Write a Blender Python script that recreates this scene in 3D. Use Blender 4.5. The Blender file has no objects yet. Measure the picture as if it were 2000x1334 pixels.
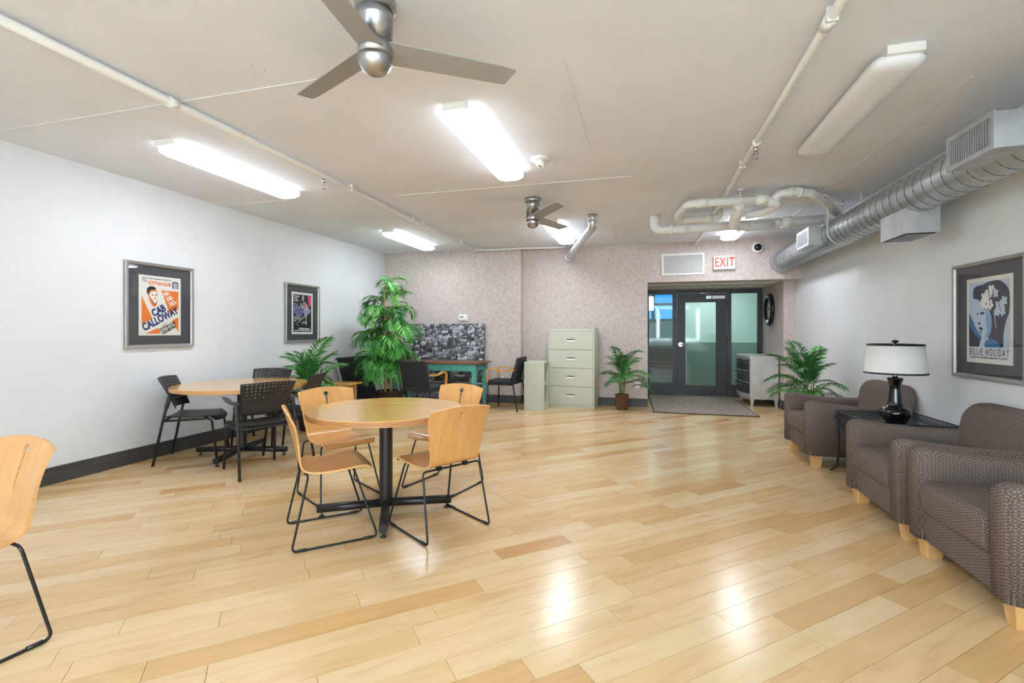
import bpy, bmesh, math, random
from mathutils import Vector, Matrix
random.seed(7)
PI = math.pi
scene = bpy.context.scene
C = scene.collection

# ------------------------------------------------------------------ camera
cd = bpy.data.cameras.new('camera')
cd.sensor_width = 36.0
cd.lens = 935.0 * 36.0 / 2000.0
cd.shift_y = -0.010
cd.clip_start = 0.05
cam = bpy.data.objects.new('camera', cd)
cam.location = (0, 0, 1.285)
cam.rotation_euler = (PI / 2, 0, math.atan(256 / 935.0))
C.objects.link(cam)
scene.camera = cam

# ------------------------------------------------------------------ world, daylight, exposure
w = bpy.data.worlds.new('world')
scene.world = w
w.use_nodes = True
w.node_tree.nodes['Background'].inputs[0].default_value = (0.62, 0.78, 1.0, 1)
w.node_tree.nodes['Background'].inputs[1].default_value = 1.0
scene.view_settings.view_transform = 'Standard'
scene.view_settings.look = 'None'
scene.view_settings.gamma = 1.0
scene.view_settings.use_curve_mapping = False
scene.view_settings.exposure = 0.88
LENS_EMIT = 14.5
DAY_W = 510.0


def area_light(name, loc, rot, sx, sy, power, col):
    l = bpy.data.lights.new(name, 'AREA')
    l.shape = 'RECTANGLE'
    l.size, l.size_y, l.energy, l.color = sx, sy, power, col
    o = bpy.data.objects.new(name, l)
    o.location, o.rotation_euler = loc, rot
    C.objects.link(o)
    return o


# daylight coming in through the three windows of the wall behind the camera
for wx in (-1.9, -0.2, 1.5):
    area_light('daylight', (wx, -2.12, 1.62), (PI / 2, 0, PI), 1.55, 1.25, DAY_W, (0.80, 0.90, 1.0))

# ------------------------------------------------------------------ materials


def lin(c):
    return tuple(((v / 255.0) / 12.92) if v <= 10.31475 else (((v / 255.0) + 0.055) / 1.055) ** 2.4 for v in c)


MATS = {}


def mat(name, rgb, rough=0.5, metal=0.0, spec=0.5, coat=0.0):
    m = bpy.data.materials.new(name)
    m.use_nodes = True
    b = m.node_tree.nodes['Principled BSDF']
    b.inputs['Base Color'].default_value = (*lin(rgb), 1)
    b.inputs['Roughness'].default_value = rough
    b.inputs['Metallic'].default_value = metal
    b.inputs['Specular IOR Level'].default_value = spec
    b.inputs['Coat Weight'].default_value = coat
    b.inputs['Coat Roughness'].default_value = 0.08
    MATS[name] = m
    return m


def nd(m, typ, **kw):
    n = m.node_tree.nodes.new(typ)
    for k, v in kw.items():
        if k in n.inputs:
            n.inputs[k].default_value = v
        else:
            setattr(n, k, v)
    return n


def lk(m, a, b):
    m.node_tree.links.new(a, b)


def bsdf(m):
    return m.node_tree.nodes['Principled BSDF']


def ramp(m, stops):
    r = m.node_tree.nodes.new('ShaderNodeValToRGB')
    e = r.color_ramp.elements
    while len(e) < len(stops):
        e.new(0.5)
    for i, (p, c) in enumerate(stops):
        e[i].position = p
        e[i].color = (*lin(c), 1)
    return r


def noisy(name, c1, c2, scale=8, detail=3, rough=0.6, metal=0.0, bump=0.0, stretch=(1, 1, 1), lo=0.35, hi=0.65, spec=0.5, bscale=None, coat=0.0):
    m = mat(name, c1, rough, metal, spec, coat)
    tc = nd(m, 'ShaderNodeTexCoord')
    mp = nd(m, 'ShaderNodeMapping')
    mp.inputs['Scale'].default_value = stretch
    lk(m, tc.outputs['Object'], mp.inputs[0])
    n = nd(m, 'ShaderNodeTexNoise', Scale=scale, Detail=detail)
    lk(m, mp.outputs[0], n.inputs['Vector'])
    r = ramp(m, [(lo, c1), (hi, c2)])
    lk(m, n.outputs['Fac'], r.inputs[0])
    lk(m, r.outputs[0], bsdf(m).inputs['Base Color'])
    if bump:
        n2 = n
        if bscale:
            n2 = nd(m, 'ShaderNodeTexNoise', Scale=bscale, Detail=2)
            lk(m, mp.outputs[0], n2.inputs['Vector'])
        bp = nd(m, 'ShaderNodeBump', Strength=bump, Distance=0.01)
        lk(m, n2.outputs['Fac'], bp.inputs['Height'])
        lk(m, bp.outputs[0], bsdf(m).inputs['Normal'])
    return m


def emit(name, rgb, strength):
    m = mat(name, rgb, 0.4)
    bsdf(m).inputs['Emission Color'].default_value = (*lin(rgb), 1)
    bsdf(m).inputs['Emission Strength'].default_value = strength
    return m


def glassy(name, tint, ior=1.5, boost=1.0):
    m = bpy.data.materials.new(name)
    m.use_nodes = True
    nt = m.node_tree
    nt.nodes.clear()
    out = nt.nodes.new('ShaderNodeOutputMaterial')
    mx = nt.nodes.new('ShaderNodeMixShader')
    tr = nt.nodes.new('ShaderNodeBsdfTransparent')
    tr.inputs[0].default_value = (*lin(tint), 1)
    gl = nt.nodes.new('ShaderNodeBsdfGlossy')
    gl.inputs['Roughness'].default_value = 0.02
    # Schlick reflectance on |cos|, the same from either side of the sheet
    ge = nt.nodes.new('ShaderNodeNewGeometry')
    vd = nt.nodes.new('ShaderNodeVectorMath')
    vd.operation = 'DOT_PRODUCT'
    nt.links.new(ge.outputs['Normal'], vd.inputs[0])
    nt.links.new(ge.outputs['Incoming'], vd.inputs[1])

    def mth(op, a, b=None):
        q = nt.nodes.new('ShaderNodeMath')
        q.operation = op
        q.use_clamp = op in ('SUBTRACT', 'MULTIPLY_ADD')
        for i_, v_ in enumerate((a, b)):
            if v_ is None:
                continue
            if isinstance(v_, (int, float)):
                q.inputs[i_].default_value = v_
            else:
                nt.links.new(v_, q.inputs[i_])
        return q
    ab = mth('ABSOLUTE', vd.outputs['Value'])
    om = mth('SUBTRACT', 1.0, ab.outputs[0])
    pw_ = mth('POWER', om.outputs[0], 5.0)
    f0 = ((ior - 1) / (ior + 1)) ** 2 * boost
    ml = mth('MULTIPLY_ADD', pw_.outputs[0], 1.0 - f0)
    ml.inputs[2].default_value = f0
    nt.links.new(ml.outputs[0], mx.inputs[0])
    nt.links.new(tr.outputs[0], mx.inputs[1])
    nt.links.new(gl.outputs[0], mx.inputs[2])
    nt.links.new(mx.outputs[0], out.inputs[0])
    MATS[name] = m
    return m


def facecol(name, rough=0.5, attr='pc', spec=0.4):
    m = mat(name, (200, 200, 200), rough, 0, spec)
    a = nd(m, 'ShaderNodeAttribute', attribute_name=attr)
    lk(m, a.outputs['Color'], bsdf(m).inputs['Base Color'])
    return m


M_wall = noisy('white_paint', (226, 227, 228), (221, 222, 223), scale=1.4, rough=0.62, bump=0.04, bscale=70)
M_paper = noisy('mottled_wallpaper', (203, 190, 183), (187, 173, 166), scale=22, detail=5, rough=0.75, bump=0.12, lo=0.38, hi=0.68, stretch=(1, 1, 0.8))
M_ceil = noisy('beige_concrete_paint', (233, 235, 242), (225, 226, 231), scale=0.9, detail=4, rough=0.85, bump=0.10, bscale=34)
# dirt specks scattered over the concrete
vo = nd(M_ceil, 'ShaderNodeTexVoronoi', Scale=13.0)
tcc = nd(M_ceil, 'ShaderNodeTexCoord')
lk(M_ceil, tcc.outputs['Object'], vo.inputs['Vector'])
lt = nd(M_ceil, 'ShaderNodeMath', operation='LESS_THAN')
lt.inputs[1].default_value = 0.05
lk(M_ceil, vo.outputs['Distance'], lt.inputs[0])
pn = nd(M_ceil, 'ShaderNodeTexNoise', Scale=0.75, Detail=1.0)
lk(M_ceil, tcc.outputs['Object'], pn.inputs['Vector'])
gt = nd(M_ceil, 'ShaderNodeMath', operation='GREATER_THAN')
gt.inputs[1].default_value = 0.60
lk(M_ceil, pn.outputs['Fac'], gt.inputs[0])
mu = nd(M_ceil, 'ShaderNodeMath', operation='MULTIPLY')
lk(M_ceil, lt.outputs[0], mu.inputs[0])
lk(M_ceil, gt.outputs[0], mu.inputs[1])
mxr = nd(M_ceil, 'ShaderNodeMix', data_type='RGBA')
lk(M_ceil, mu.outputs[0], mxr.inputs['Factor'])
old = bsdf(M_ceil).inputs['Base Color'].links[0].from_socket
lk(M_ceil, old, mxr.inputs[6])
mxr.inputs[7].default_value = (*lin((110, 102, 92)), 1)
lk(M_ceil, mxr.outputs[2], bsdf(M_ceil).inputs['Base Color'])

M_base = mat('charcoal_baseboard', (66, 64, 61), 0.5)
M_white = mat('white_enamel', (232, 230, 225), 0.45)
M_pipe = mat('cream_pipe_paint', (233, 231, 227), 0.5)
M_lens = emit('lit_acrylic_lens', (236, 244, 255), LENS_EMIT)
M_lens_rim = emit('lit_lens_rim', (236, 244, 255), 3.0)
M_lens_off = mat('unlit_acrylic_lens', (236, 236, 238), 0.35)
M_nickel = noisy('brushed_nickel', (186, 187, 190), (170, 171, 175), scale=30, rough=0.3, metal=1.0, stretch=(1, 1, 0.05))
M_blade = mat('taupe_fan_blade', (150, 146, 141), 0.4)
M_galv = noisy('galvanised_steel', (206, 209, 211), (184, 188, 191), scale=9, detail=5, rough=0.36, metal=0.75)
M_galvbox = noisy('dull_galvanised_sheet', (196, 198, 200), (176, 178, 181), scale=7, detail=5, rough=0.48, metal=0.65)
M_seam = mat('dark_seam', (92, 96, 98), 0.5, 0.6)
M_black = mat('black_plastic', (34, 35, 37), 0.42)
M_blackm = mat('black_powder_coat', (26, 26, 27), 0.35)
M_vinyl = noisy('black_upholstery', (27, 28, 31), (36, 37, 40), scale=120, rough=0.75)
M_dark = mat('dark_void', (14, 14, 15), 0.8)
M_chrome = mat('satin_chrome', (205, 206, 208), 0.2, 1.0)
M_red = emit('red_sign_letter', (226, 44, 26), 0.25)
M_sign = emit('sign_face', (245, 238, 222), 0.08)
M_glass = glassy('clear_glass', (222, 238, 230), 1.5, 1.0)
M_glaze = glassy('picture_glass', (251, 251, 251), 1.45, 1.0)
M_frame = mat('pewter_frame', (170, 167, 163), 0.42, 0.8)
M_matb = mat('charcoal_mat_board', (76, 79, 83), 0.8)
M_cream = mat('cream_paper', (238, 236, 226), 0.7)
M_greige = mat('greige_file_metal', (197, 198, 180), 0.42)
M_doorm = mat('charcoal_door_paint', (62, 62, 64), 0.45)
M_tile = noisy('acoustic_tile', (224, 224, 218), (212, 212, 206), scale=60, rough=0.85)
M_maple = None


def wood(name, c1, c2, c3, rough=0.35, along=(1, 1, 1), scale=5, coat=0.0, dist=1.2):
    m = mat(name, c1, rough, 0, 0.5, coat)
    tc = nd(m, 'ShaderNodeTexCoord')
    mp = nd(m, 'ShaderNodeMapping')
    mp.inputs['Scale'].default_value = along
    lk(m, tc.outputs['Object'], mp.inputs[0])
    n = nd(m, 'ShaderNodeTexNoise', Scale=scale, Detail=5, Distortion=dist)
    lk(m, mp.outputs[0], n.inputs['Vector'])
    r = ramp(m, [(0.3, c1), (0.5, c2), (0.72, c3)])
    lk(m, n.outputs['Fac'], r.inputs[0])
    lk(m, r.outputs[0], bsdf(m).inputs['Base Color'])
    return m


M_ply = wood('maple_plywood', (216, 164, 102), (210, 156, 93), (202, 146, 83), 0.3, (9, 9, 0.7), 2.0, 0.25, 0.5)
M_plye = wood('plywood_edge', (224, 182, 124), (212, 164, 104), (196, 144, 88), 0.5, (1, 1, 60), 3)
M_ttop = wood('maple_table_top', (222, 172, 98), (214, 162, 86), (203, 148, 74), 0.16, (1.0, 12, 1), 2.0, 0.3)
M_tedge1 = mat('light_edge_ply', (205, 152, 96), 0.45)
M_tedge2 = mat('dark_edge_ply', (150, 92, 58), 0.45)
M_legw = wood('maple_leg', (226, 184, 126), (218, 172, 112), (206, 156, 96), 0.4, (8, 8, 0.8), 2.5)
M_armw = wood('honey_bentwood', (224, 160, 76), (216, 150, 66), (200, 134, 56), 0.35, (2, 2, 2), 4)
M_desktop = wood('worn_brown_desk_top', (132, 84, 58), (118, 72, 48), (92, 56, 40), 0.35, (0.8, 10, 1), 3)
M_teal = noisy('distressed_teal_paint', (92, 178, 168), (72, 150, 142), scale=14, detail=6, rough=0.6, lo=0.4, hi=0.7)
M_rug = noisy('mottled_taupe_rug', (176, 162, 150), (128, 115, 106), scale=46, detail=6, rough=0.95, bump=0.5, lo=0.4, hi=0.62)
M_rugedge = mat('rug_binding', (74, 62, 54), 0.9)
M_silver = noisy('silver_leaf', (212, 209, 205), (198, 195, 191), scale=5, detail=4, rough=0.42, metal=0.55)
M_silverd = noisy('smoked_mirror_drawer', (104, 106, 106), (80, 82, 82), scale=9, rough=0.2, metal=0.5)
M_gloss = mat('glossy_black_ceramic', (9, 10, 13), 0.05, 0, 0.5, 0.2)
M_shade = mat('off_white_lamp_shade', (230, 228, 224), 0.85)
M_blacktrim = mat('black_trim', (22, 22, 22), 0.5)
M_wicker = noisy('brown_wicker', (122, 84, 50), (70, 44, 26), scale=60, rough=0.8, stretch=(1, 1, 2.4), bump=0.8)
M_pot = mat('dark_brown_pot', (62, 48, 40), 0.5)
M_soil = noisy('dry_moss', (70, 54, 38), (48, 38, 26), scale=50, rough=0.95)
M_cane = wood('bamboo_cane', (196, 172, 108), (180, 152, 88), (150, 120, 64), 0.5, (2, 2, 8), 3)
M_stem = mat('green_stem', (104, 130, 62), 0.5)
M_iron = mat('wrought_iron', (58, 63, 72), 0.35, 0.6)
M_mint = mat('pale_green_wall', (226, 231, 224), 0.7)
M_lowpanel = mat('sage_lower_panel', (140, 150, 138), 0.6)
M_lobbyfloor = wood('lobby_plank_floor', (128, 112, 100), (112, 98, 88), (96, 84, 76), 0.35, (1, 9, 1), 3)
M_sofa = mat('charcoal_sofa_fabric', (44, 45, 48), 0.85)
M_bluewin = emit('blue_daylight_pane', (52, 140, 216), 1.0)
M_sconce = emit('lit_sconce', (255, 252, 245), 5.0)


def leafmat(name, a, b, c):
    m = mat(name, a, 0.42, 0, 0.4)
    oi = nd(m, 'ShaderNodeObjectInfo')
    r = ramp(m, [(0.0, a), (0.5, b), (1.0, c)])
    lk(m, oi.outputs['Random'], r.inputs[0])
    lk(m, r.outputs[0], bsdf(m).inputs['Base Color'])
    return m


M_leaf = leafmat('palm_leaf', (38, 96, 44), (58, 132, 56), (92, 166, 74))
M_leaf2 = leafmat('bamboo_palm_leaf', (36, 112, 44), (74, 160, 62), (126, 200, 104))


def fabric():
    m = mat('woven_lattice_fabric', (120, 108, 102), 0.9, 0, 0.2)
    tc = nd(m, 'ShaderNodeTexCoord')
    # flat weave mapped on each face by its dominant normal direction
    sn = nd(m, 'ShaderNodeSeparateXYZ')
    lk(m, tc.outputs['Normal'], sn.inputs[0])
    sp_ = nd(m, 'ShaderNodeSeparateXYZ')
    lk(m, tc.outputs['Object'], sp_.inputs[0])

    def op(o, a, b=None):
        q = nd(m, 'ShaderNodeMath', operation=o)
        for k_, v_ in enumerate((a, b)):
            if v_ is not None:
                if isinstance(v_, (int, float)):
                    q.inputs[k_].default_value = v_
                else:
                    lk(m, v_, q.inputs[k_])
        return q.outputs[0]
    ax, ay, az = (op('ABSOLUTE', sn.outputs[k_]) for k_ in range(3))
    isz = op('MULTIPLY', op('GREATER_THAN', az, ax), op('GREATER_THAN', az, ay))
    isx = op('MULTIPLY', op('GREATER_THAN', ax, ay), op('SUBTRACT', 1.0, isz))
    # u = y where x dominates, else x ; v = y where z dominates, else z
    uu = op('ADD', op('MULTIPLY', sp_.outputs[1], isx), op('MULTIPLY', sp_.outputs[0], op('SUBTRACT', 1.0, isx)))
    vv = op('ADD', op('MULTIPLY', sp_.outputs[1], isz), op('MULTIPLY', sp_.outputs[2], op('SUBTRACT', 1.0, isz)))
    cb = nd(m, 'ShaderNodeCombineXYZ')
    lk(m, op('MULTIPLY', uu, 1.0), cb.inputs[0])
    lk(m, op('ADD', op('MULTIPLY', vv, 1.15), op('MULTIPLY', uu, 0.5)), cb.inputs[1])
    vn = nd(m, 'ShaderNodeTexVoronoi', voronoi_dimensions='2D', Scale=60.0, Randomness=0.22)
    lk(m, cb.outputs[0], vn.inputs['Vector'])
    r = ramp(m, [(0.0, (84, 74, 70)), (0.10, (128, 114, 105)), (0.26, (140, 125, 115)), (0.38, (80, 70, 67)), (0.50, (84, 74, 70)), (0.62, (136, 121, 111))])
    lk(m, vn.outputs['Distance'], r.inputs[0])
    lk(m, r.outputs[0], bsdf(m).inputs['Base Color'])
    bp = nd(m, 'ShaderNodeBump', Strength=0.4, Distance=0.004)
    lk(m, vn.outputs['Distance'], bp.inputs['Height'])
    lk(m, bp.outputs[0], bsdf(m).inputs['Normal'])
    return m


M_fabric = fabric()

PLANK_A = math.radians(42.0)


def plankmat():
    m = mat('maple_floor_planks', (222, 184, 132), 0.21, 0, 0.5)
    at = nd(m, 'ShaderNodeAttribute', attribute_name='rnd')
    tc = nd(m, 'ShaderNodeTexCoord')
    mp = nd(m, 'ShaderNodeMapping')
    mp.vector_type = 'TEXTURE'
    mp.inputs['Rotation'].default_value = (0, 0, PLANK_A)
    lk(m, tc.outputs['Object'], mp.inputs[0])
    mp2 = nd(m, 'ShaderNodeMapping')
    mp2.inputs['Scale'].default_value = (1.1, 7.0, 1)
    lk(m, mp.outputs[0], mp2.inputs[0])
    ml = nd(m, 'ShaderNodeMath', operation='MULTIPLY')
    ml.inputs[1].default_value = 57.0
    lk(m, at.outputs['Fac'], ml.inputs[0])
    n = nd(m, 'ShaderNodeTexNoise', noise_dimensions='4D', Scale=2.6, Detail=6, Distortion=0.6)
    lk(m, mp2.outputs[0], n.inputs['Vector'])
    lk(m, ml.outputs[0], n.inputs['W'])
    base = ramp(m, [(0.0, (227, 201, 160)), (0.35, (223, 193, 147)), (0.72, (218, 184, 134)), (0.93, (210, 170, 116)), (1.0, (200, 153, 98))])
    lk(m, at.outputs['Fac'], base.inputs[0])
    g = ramp(m, [(0.28, (255, 255, 255)), (0.55, (249, 244, 238)), (0.80, (232, 216, 196))])
    lk(m, n.outputs['Fac'], g.inputs[0])
    mx = nd(m, 'ShaderNodeMix', data_type='RGBA', blend_type='MULTIPLY')
    mx.inputs['Factor'].default_value = 1.0
    lk(m, base.outputs[0], mx.inputs[6])
    lk(m, g.outputs[0], mx.inputs[7])
    lk(m, mx.outputs[2], bsdf(m).inputs['Base Color'])
    return m


M_plank = plankmat()
M_sub = mat('dark_subfloor', (126, 92, 58), 0.8)
M_print = facecol('printed_canvas')

# ------------------------------------------------------------------ mesh helpers


class MB:
    def __init__(self):
        self.v, self.f, self.m, self.sm = [], [], [], []

    def add(self, vs, fs, mi=0, smooth=False):
        o = len(self.v)
        self.v += [tuple(p) for p in vs]
        for f in fs:
            self.f.append([i + o for i in f])
            self.m.append(mi)
            self.sm.append(smooth)
        return self

    def box(self, x0, x1, y0, y1, z0, z1, mi=0):
        vs = [(x, y, z) for x in (x0, x1) for y in (y0, y1) for z in (z0, z1)]
        return self.add(vs, [(0, 1, 3, 2), (4, 6, 7, 5), (0, 4, 5, 1), (2, 3, 7, 6), (0, 2, 6, 4), (1, 5, 7, 3)], mi)

    def frust(self, c0, s0, c1, s1, mi=0):
        vs = []
        for c, s in ((c0, s0), (c1, s1)):
            for dx, dy in ((-1, -1), (1, -1), (1, 1), (-1, 1)):
                vs.append((c[0] + dx * s[0] / 2, c[1] + dy * s[1] / 2, c[2]))
        return self.add(vs, [(3, 2, 1, 0), (4, 5, 6, 7), (0, 1, 5, 4), (1, 2, 6, 5), (2, 3, 7, 6), (3, 0, 4, 7)], mi)

    def prism(self, poly, axis, a, b, mi=0):
        """poly in the two other axes (in order xyz without axis), extruded a..b"""
        n = len(poly)

        def P(p, t):
            return {'x': (t, p[0], p[1]), 'y': (p[0], t, p[1]), 'z': (p[0], p[1], t)}[axis]
        vs = [P(p, a) for p in poly] + [P(p, b) for p in poly]
        ar = sum(poly[i][0] * poly[(i + 1) % n][1] - poly[(i + 1) % n][0] * poly[i][1] for i in range(n))
        fl = (ar > 0) == (b > a)
        if axis == 'y':
            fl = not fl
        fs = [list(range(n)), list(range(n, 2 * n))[::-1]] + [(i, i + n, (i + 1) % n + n, (i + 1) % n) for i in range(n)]
        if fl:
            fs = [list(f)[::-1] for f in fs]
        return self.add(vs, fs, mi)

    def lathe(self, prof, n=32, c=(0, 0), mi=0, smooth=True, caps=True):
        vs, fs = [], []
        k = len(prof)
        for i in range(n):
            a = 2 * PI * i / n
            for r, z in prof:
                vs.append((c[0] + r * math.cos(a), c[1] + r * math.sin(a), z))
        for i in range(n):
            j = (i + 1) % n
            for q in range(k - 1):
                fs.append((i * k + q, j * k + q, j * k + q + 1, i * k + q + 1))
        self.add(vs, fs, mi, smooth)
        if caps:
            o = len(self.v) - n * k
            if prof[0][0] > 1e-5:
                self.f.append([o + i * k for i in range(n)][::-1]); self.m.append(mi); self.sm.append(False)
            if prof[-1][0] > 1e-5:
                self.f.append([o + i * k + k - 1 for i in range(n)]); self.m.append(mi); self.sm.append(False)
        return self

    def tube(self, pts, r, n=10, closed=False, mi=0, caps=True):
        pts = [Vector(p) for p in pts]
        k = len(pts)
        rs = r if isinstance(r, (list, tuple)) else [r] * k
        tang = []
        for i in range(k):
            if closed:
                t = pts[(i + 1) % k] - pts[i - 1]
            else:
                t = pts[min(i + 1, k - 1)] - pts[max(i - 1, 0)]
            tang.append(t.normalized())
        up = Vector((0, 0, 1))
        if abs(tang[0].dot(up)) > 0.95:
            up = Vector((0, 1, 0))
        u = (up - tang[0] * up.dot(tang[0])).normalized()
        vs, fs = [], []
        for i in range(k):
            t = tang[i]
            u = (u - t * u.dot(t)).normalized()
            b = t.cross(u)
            for j in range(n):
                a = 2 * PI * j / n
                vs.append(pts[i] + (u * math.cos(a) + b * math.sin(a)) * rs[i])
        rg = k if closed else k - 1
        for i in range(rg):
            i2 = (i + 1) % k
            for j in range(n):
                j2 = (j + 1) % n
                fs.append((i * n + j, i * n + j2, i2 * n + j2, i2 * n + j))
        self.add(vs, fs, mi, True)
        if not closed and caps:
            o = len(self.v) - k * n
            self.f.append([o + j for j in range(n)][::-1]); self.m.append(mi); self.sm.append(False)
            self.f.append([o + (k - 1) * n + j for j in range(n)]); self.m.append(mi); self.sm.append(False)
        return self

    def cyl(self, p0, p1, r, n=16, mi=0):
        return self.tube([p0, p1], r, n, mi=mi)

    def rbox(self, c, s, r, seg=5, fn=None, mi=0):
        """rounded box, centre c, size s, corner radius r; fn deforms each point"""
        hx, hy, hz = s[0] / 2, s[1] / 2, s[2] / 2
        ri = (r, r, r) if not isinstance(r, tuple) else r
        inner = (max(hx - ri[0], 0), max(hy - ri[1], 0), max(hz - ri[2], 0))
        idx, vs, fs = {}, [], []
        N = seg

        # one dimensional samples: -1 side arc then +1 side arc
        smp = [(-1, -math.cos(0.5 * PI * i / N)) for i in range(N + 1)] + [(1, math.cos(0.5 * PI * (N - i) / N)) for i in range(N + 1)]
        K = len(smp)

        def vert(face, a, b):
            ax, sg = face
            o = [0, 0, 0]
            e = [0, 0, 0]
            oth = [q for q in range(3) if q != ax]
            o[ax] = sg; e[ax] = sg
            o[oth[0]], e[oth[0]] = smp[a]
            o[oth[1]], e[oth[1]] = smp[b]
            # direction inside corner: cube-to-sphere
            x, y, z = e
            d = Vector((x * math.sqrt(max(0, 1 - y * y / 2 - z * z / 2 + y * y * z * z / 3)),
                        y * math.sqrt(max(0, 1 - z * z / 2 - x * x / 2 + z * z * x * x / 3)),
                        z * math.sqrt(max(0, 1 - x * x / 2 - y * y / 2 + x * x * y * y / 3))))
            p = [c[q] + o[q] * inner[q] + d[q] * ri[q] for q in range(3)]
            key = tuple(round(v, 6) for v in p)
            if key not in idx:
                idx[key] = len(vs)
                vs.append(key)
            return idx[key]
        for ax in range(3):
            for sg in (-1, 1):
                for a in range(K - 1):
                    for b in range(K - 1):
                        q = [vert((ax, sg), a, b), vert((ax, sg), a + 1, b), vert((ax, sg), a + 1, b + 1), vert((ax, sg), a, b + 1)]
                        qq = []
                        for v_ in q:
                            if v_ not in qq:
                                qq.append(v_)
                        if len(qq) < 3:
                            continue
                        if (sg > 0) != (ax != 1):
                            qq = qq[::-1]
                        fs.append(qq)
        if fn:
            vs = [fn(*p) for p in vs]
        return self.add(vs, fs, mi, True)

    def mesh(self, name, mats):
        me = bpy.data.meshes.new(name)
        me.from_pydata(self.v, [], self.f)
        for m in mats:
            me.materials.append(m)
        me.polygons.foreach_set('material_index', self.m)
        me.polygons.foreach_set('use_smooth', self.sm)
        me.update()
        return me

    def build(self, name, mats, parent=None, loc=None, rot=None):
        if not isinstance(mats, (list, tuple)):
            mats = [mats]
        return link(name, self.mesh(name, mats), parent, loc, rot)


def link(name, data, parent=None, loc=None, rot=None):
    o = bpy.data.objects.new(name, data)
    if parent is not None:
        o.parent = parent
    if loc is not None:
        o.location = loc
    if rot is not None:
        o.rotation_euler = rot
    C.objects.link(o)
    return o


def tag(o, label, cat, group=None):
    o['label'] = label
    o['category'] = cat
    if group:
        o['group'] = group
    return o


def thing(name, label, cat, loc=(0, 0, 0), rz=0.0, group=None):
    o = link(name, None, None, loc, (0, 0, rz))
    o.empty_display_size = 0.1
    return tag(o, label, cat, group)


def struct(o, label=None):
    o['kind'] = 'structure'
    if label:
        o['label'] = label
    return o


def dup(root, loc, rz, label):
    r = root.copy(); C.objects.link(r)
    r.location = loc; r.rotation_euler = (0, 0, rz); r['label'] = label
    for ch in list(root.children):
        c = ch.copy(); C.objects.link(c); c.parent = r
        for g in list(ch.children):
            d = g.copy(); C.objects.link(d); d.parent = c
    return r


def bake(o, name=None):
    """replace modifiers by their result"""
    dg = bpy.context.evaluated_depsgraph_get()
    dg.update()
    me = bpy.data.meshes.new_from_object(o.evaluated_get(dg))
    o.modifiers.clear()
    o.data = me
    return o


def fillet(pts, r, seg=6, closed=False):
    pts = [Vector(p) for p in pts]
    out = []
    n = len(pts)
    for i, p in enumerate(pts):
        if not closed and i in (0, n - 1):
            out.append(p); continue
        a, b = pts[i - 1], pts[(i + 1) % n]
        d1, d2 = (a - p), (b - p)
        l1, l2 = d1.length, d2.length
        d1.normalize(); d2.normalize()
        ang = d1.angle(d2)
        t = min(r / max(math.tan(ang / 2), 1e-3), l1 * 0.48, l2 * 0.48)
        s, e = p + d1 * t, p + d2 * t
        for k in range(seg + 1):
            q = k / seg
            out.append(s * (1 - q) ** 2 + p * 2 * q * (1 - q) + e * q * q)
    return out


def spline(pts, seg=6):
    pts = [Vector(p) for p in pts]
    out = []
    for i in range(len(pts) - 1):
        p0, p1, p2, p3 = pts[max(i - 1, 0)], pts[i], pts[i + 1], pts[min(i + 2, len(pts) - 1)]
        for k in range(seg):
            t = k / seg
            out.append(0.5 * ((2 * p1) + (p2 - p0) * t + (2 * p0 - 5 * p1 + 4 * p2 - p3) * t * t + (3 * p1 - p0 - 3 * p2 + p3) * t ** 3))
    out.append(pts[-1])
    return out


def text_mesh(name, body, size, material, parent, loc, rot=(PI / 2, 0, 0), align='CENTER', sx=1.0, bold=0.0, spacing=1.0):
    cu = bpy.data.curves.new(name, 'FONT')
    cu.body = body
    cu.size = size
    cu.align_x = align
    cu.align_y = 'CENTER'
    cu.offset = bold
    cu.extrude = 0.0002
    cu.space_character = spacing
    cu.resolution_u = 3
    t = bpy.data.objects.new(name, cu)
    C.objects.link(t)
    dg = bpy.context.evaluated_depsgraph_get()
    dg.update()
    me = bpy.data.meshes.new_from_object(t.evaluated_get(dg))
    bpy.data.objects.remove(t)
    bpy.data.curves.remove(cu)
    me.materials.clear()
    me.materials.append(material)
    o = link(name, me, parent, loc, rot)
    o.scale = (sx, 1, 1)
    return o


# ------------------------------------------------------------------ the room shell
XL, XR, YB, YB2, YF, H = -4.80, 2.40, 8.42, 8.24, -2.20, 2.77
YD, RX0, RX1, RZ = 10.20, 0.075, 2.215, 2.11     # recess: door plane, side walls, ceiling

floor = struct(MB().box(XL - 0.1, XR + 0.1, YF - 0.1, YD + 0.05, -0.10, -0.010).build('floor', M_sub), 'pale maple plank floor laid diagonally across the room')


def clip(poly, x0, x1, y0, y1):
    def cut(p, inside, inter):
        out = []
        for i in range(len(p)):
            a, b = p[i - 1], p[i]
            ia, ib = inside(a), inside(b)
            if ia != ib:
                out.append(inter(a, b))
            if ib:
                out.append(b)
        return out

    def ix(v):
        return lambda a, b: (v, a[1] + (b[1] - a[1]) * (v - a[0]) / (b[0] - a[0]))

    def iy(v):
        return lambda a, b: (a[0] + (b[0] - a[0]) * (v - a[1]) / (b[1] - a[1]), v)
    for ins, it in ((lambda p: p[0] >= x0, ix(x0)), (lambda p: p[0] <= x1, ix(x1)), (lambda p: p[1] >= y0, iy(y0)), (lambda p: p[1] <= y1, iy(y1))):
        if not poly:
            return []
        poly = cut(poly, ins, it)
    return poly


def poly_area(p):
    return 0.5 * abs(sum(p[i - 1][0] * p[i][1] - p[i][0] * p[i - 1][1] for i in range(len(p))))


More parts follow.
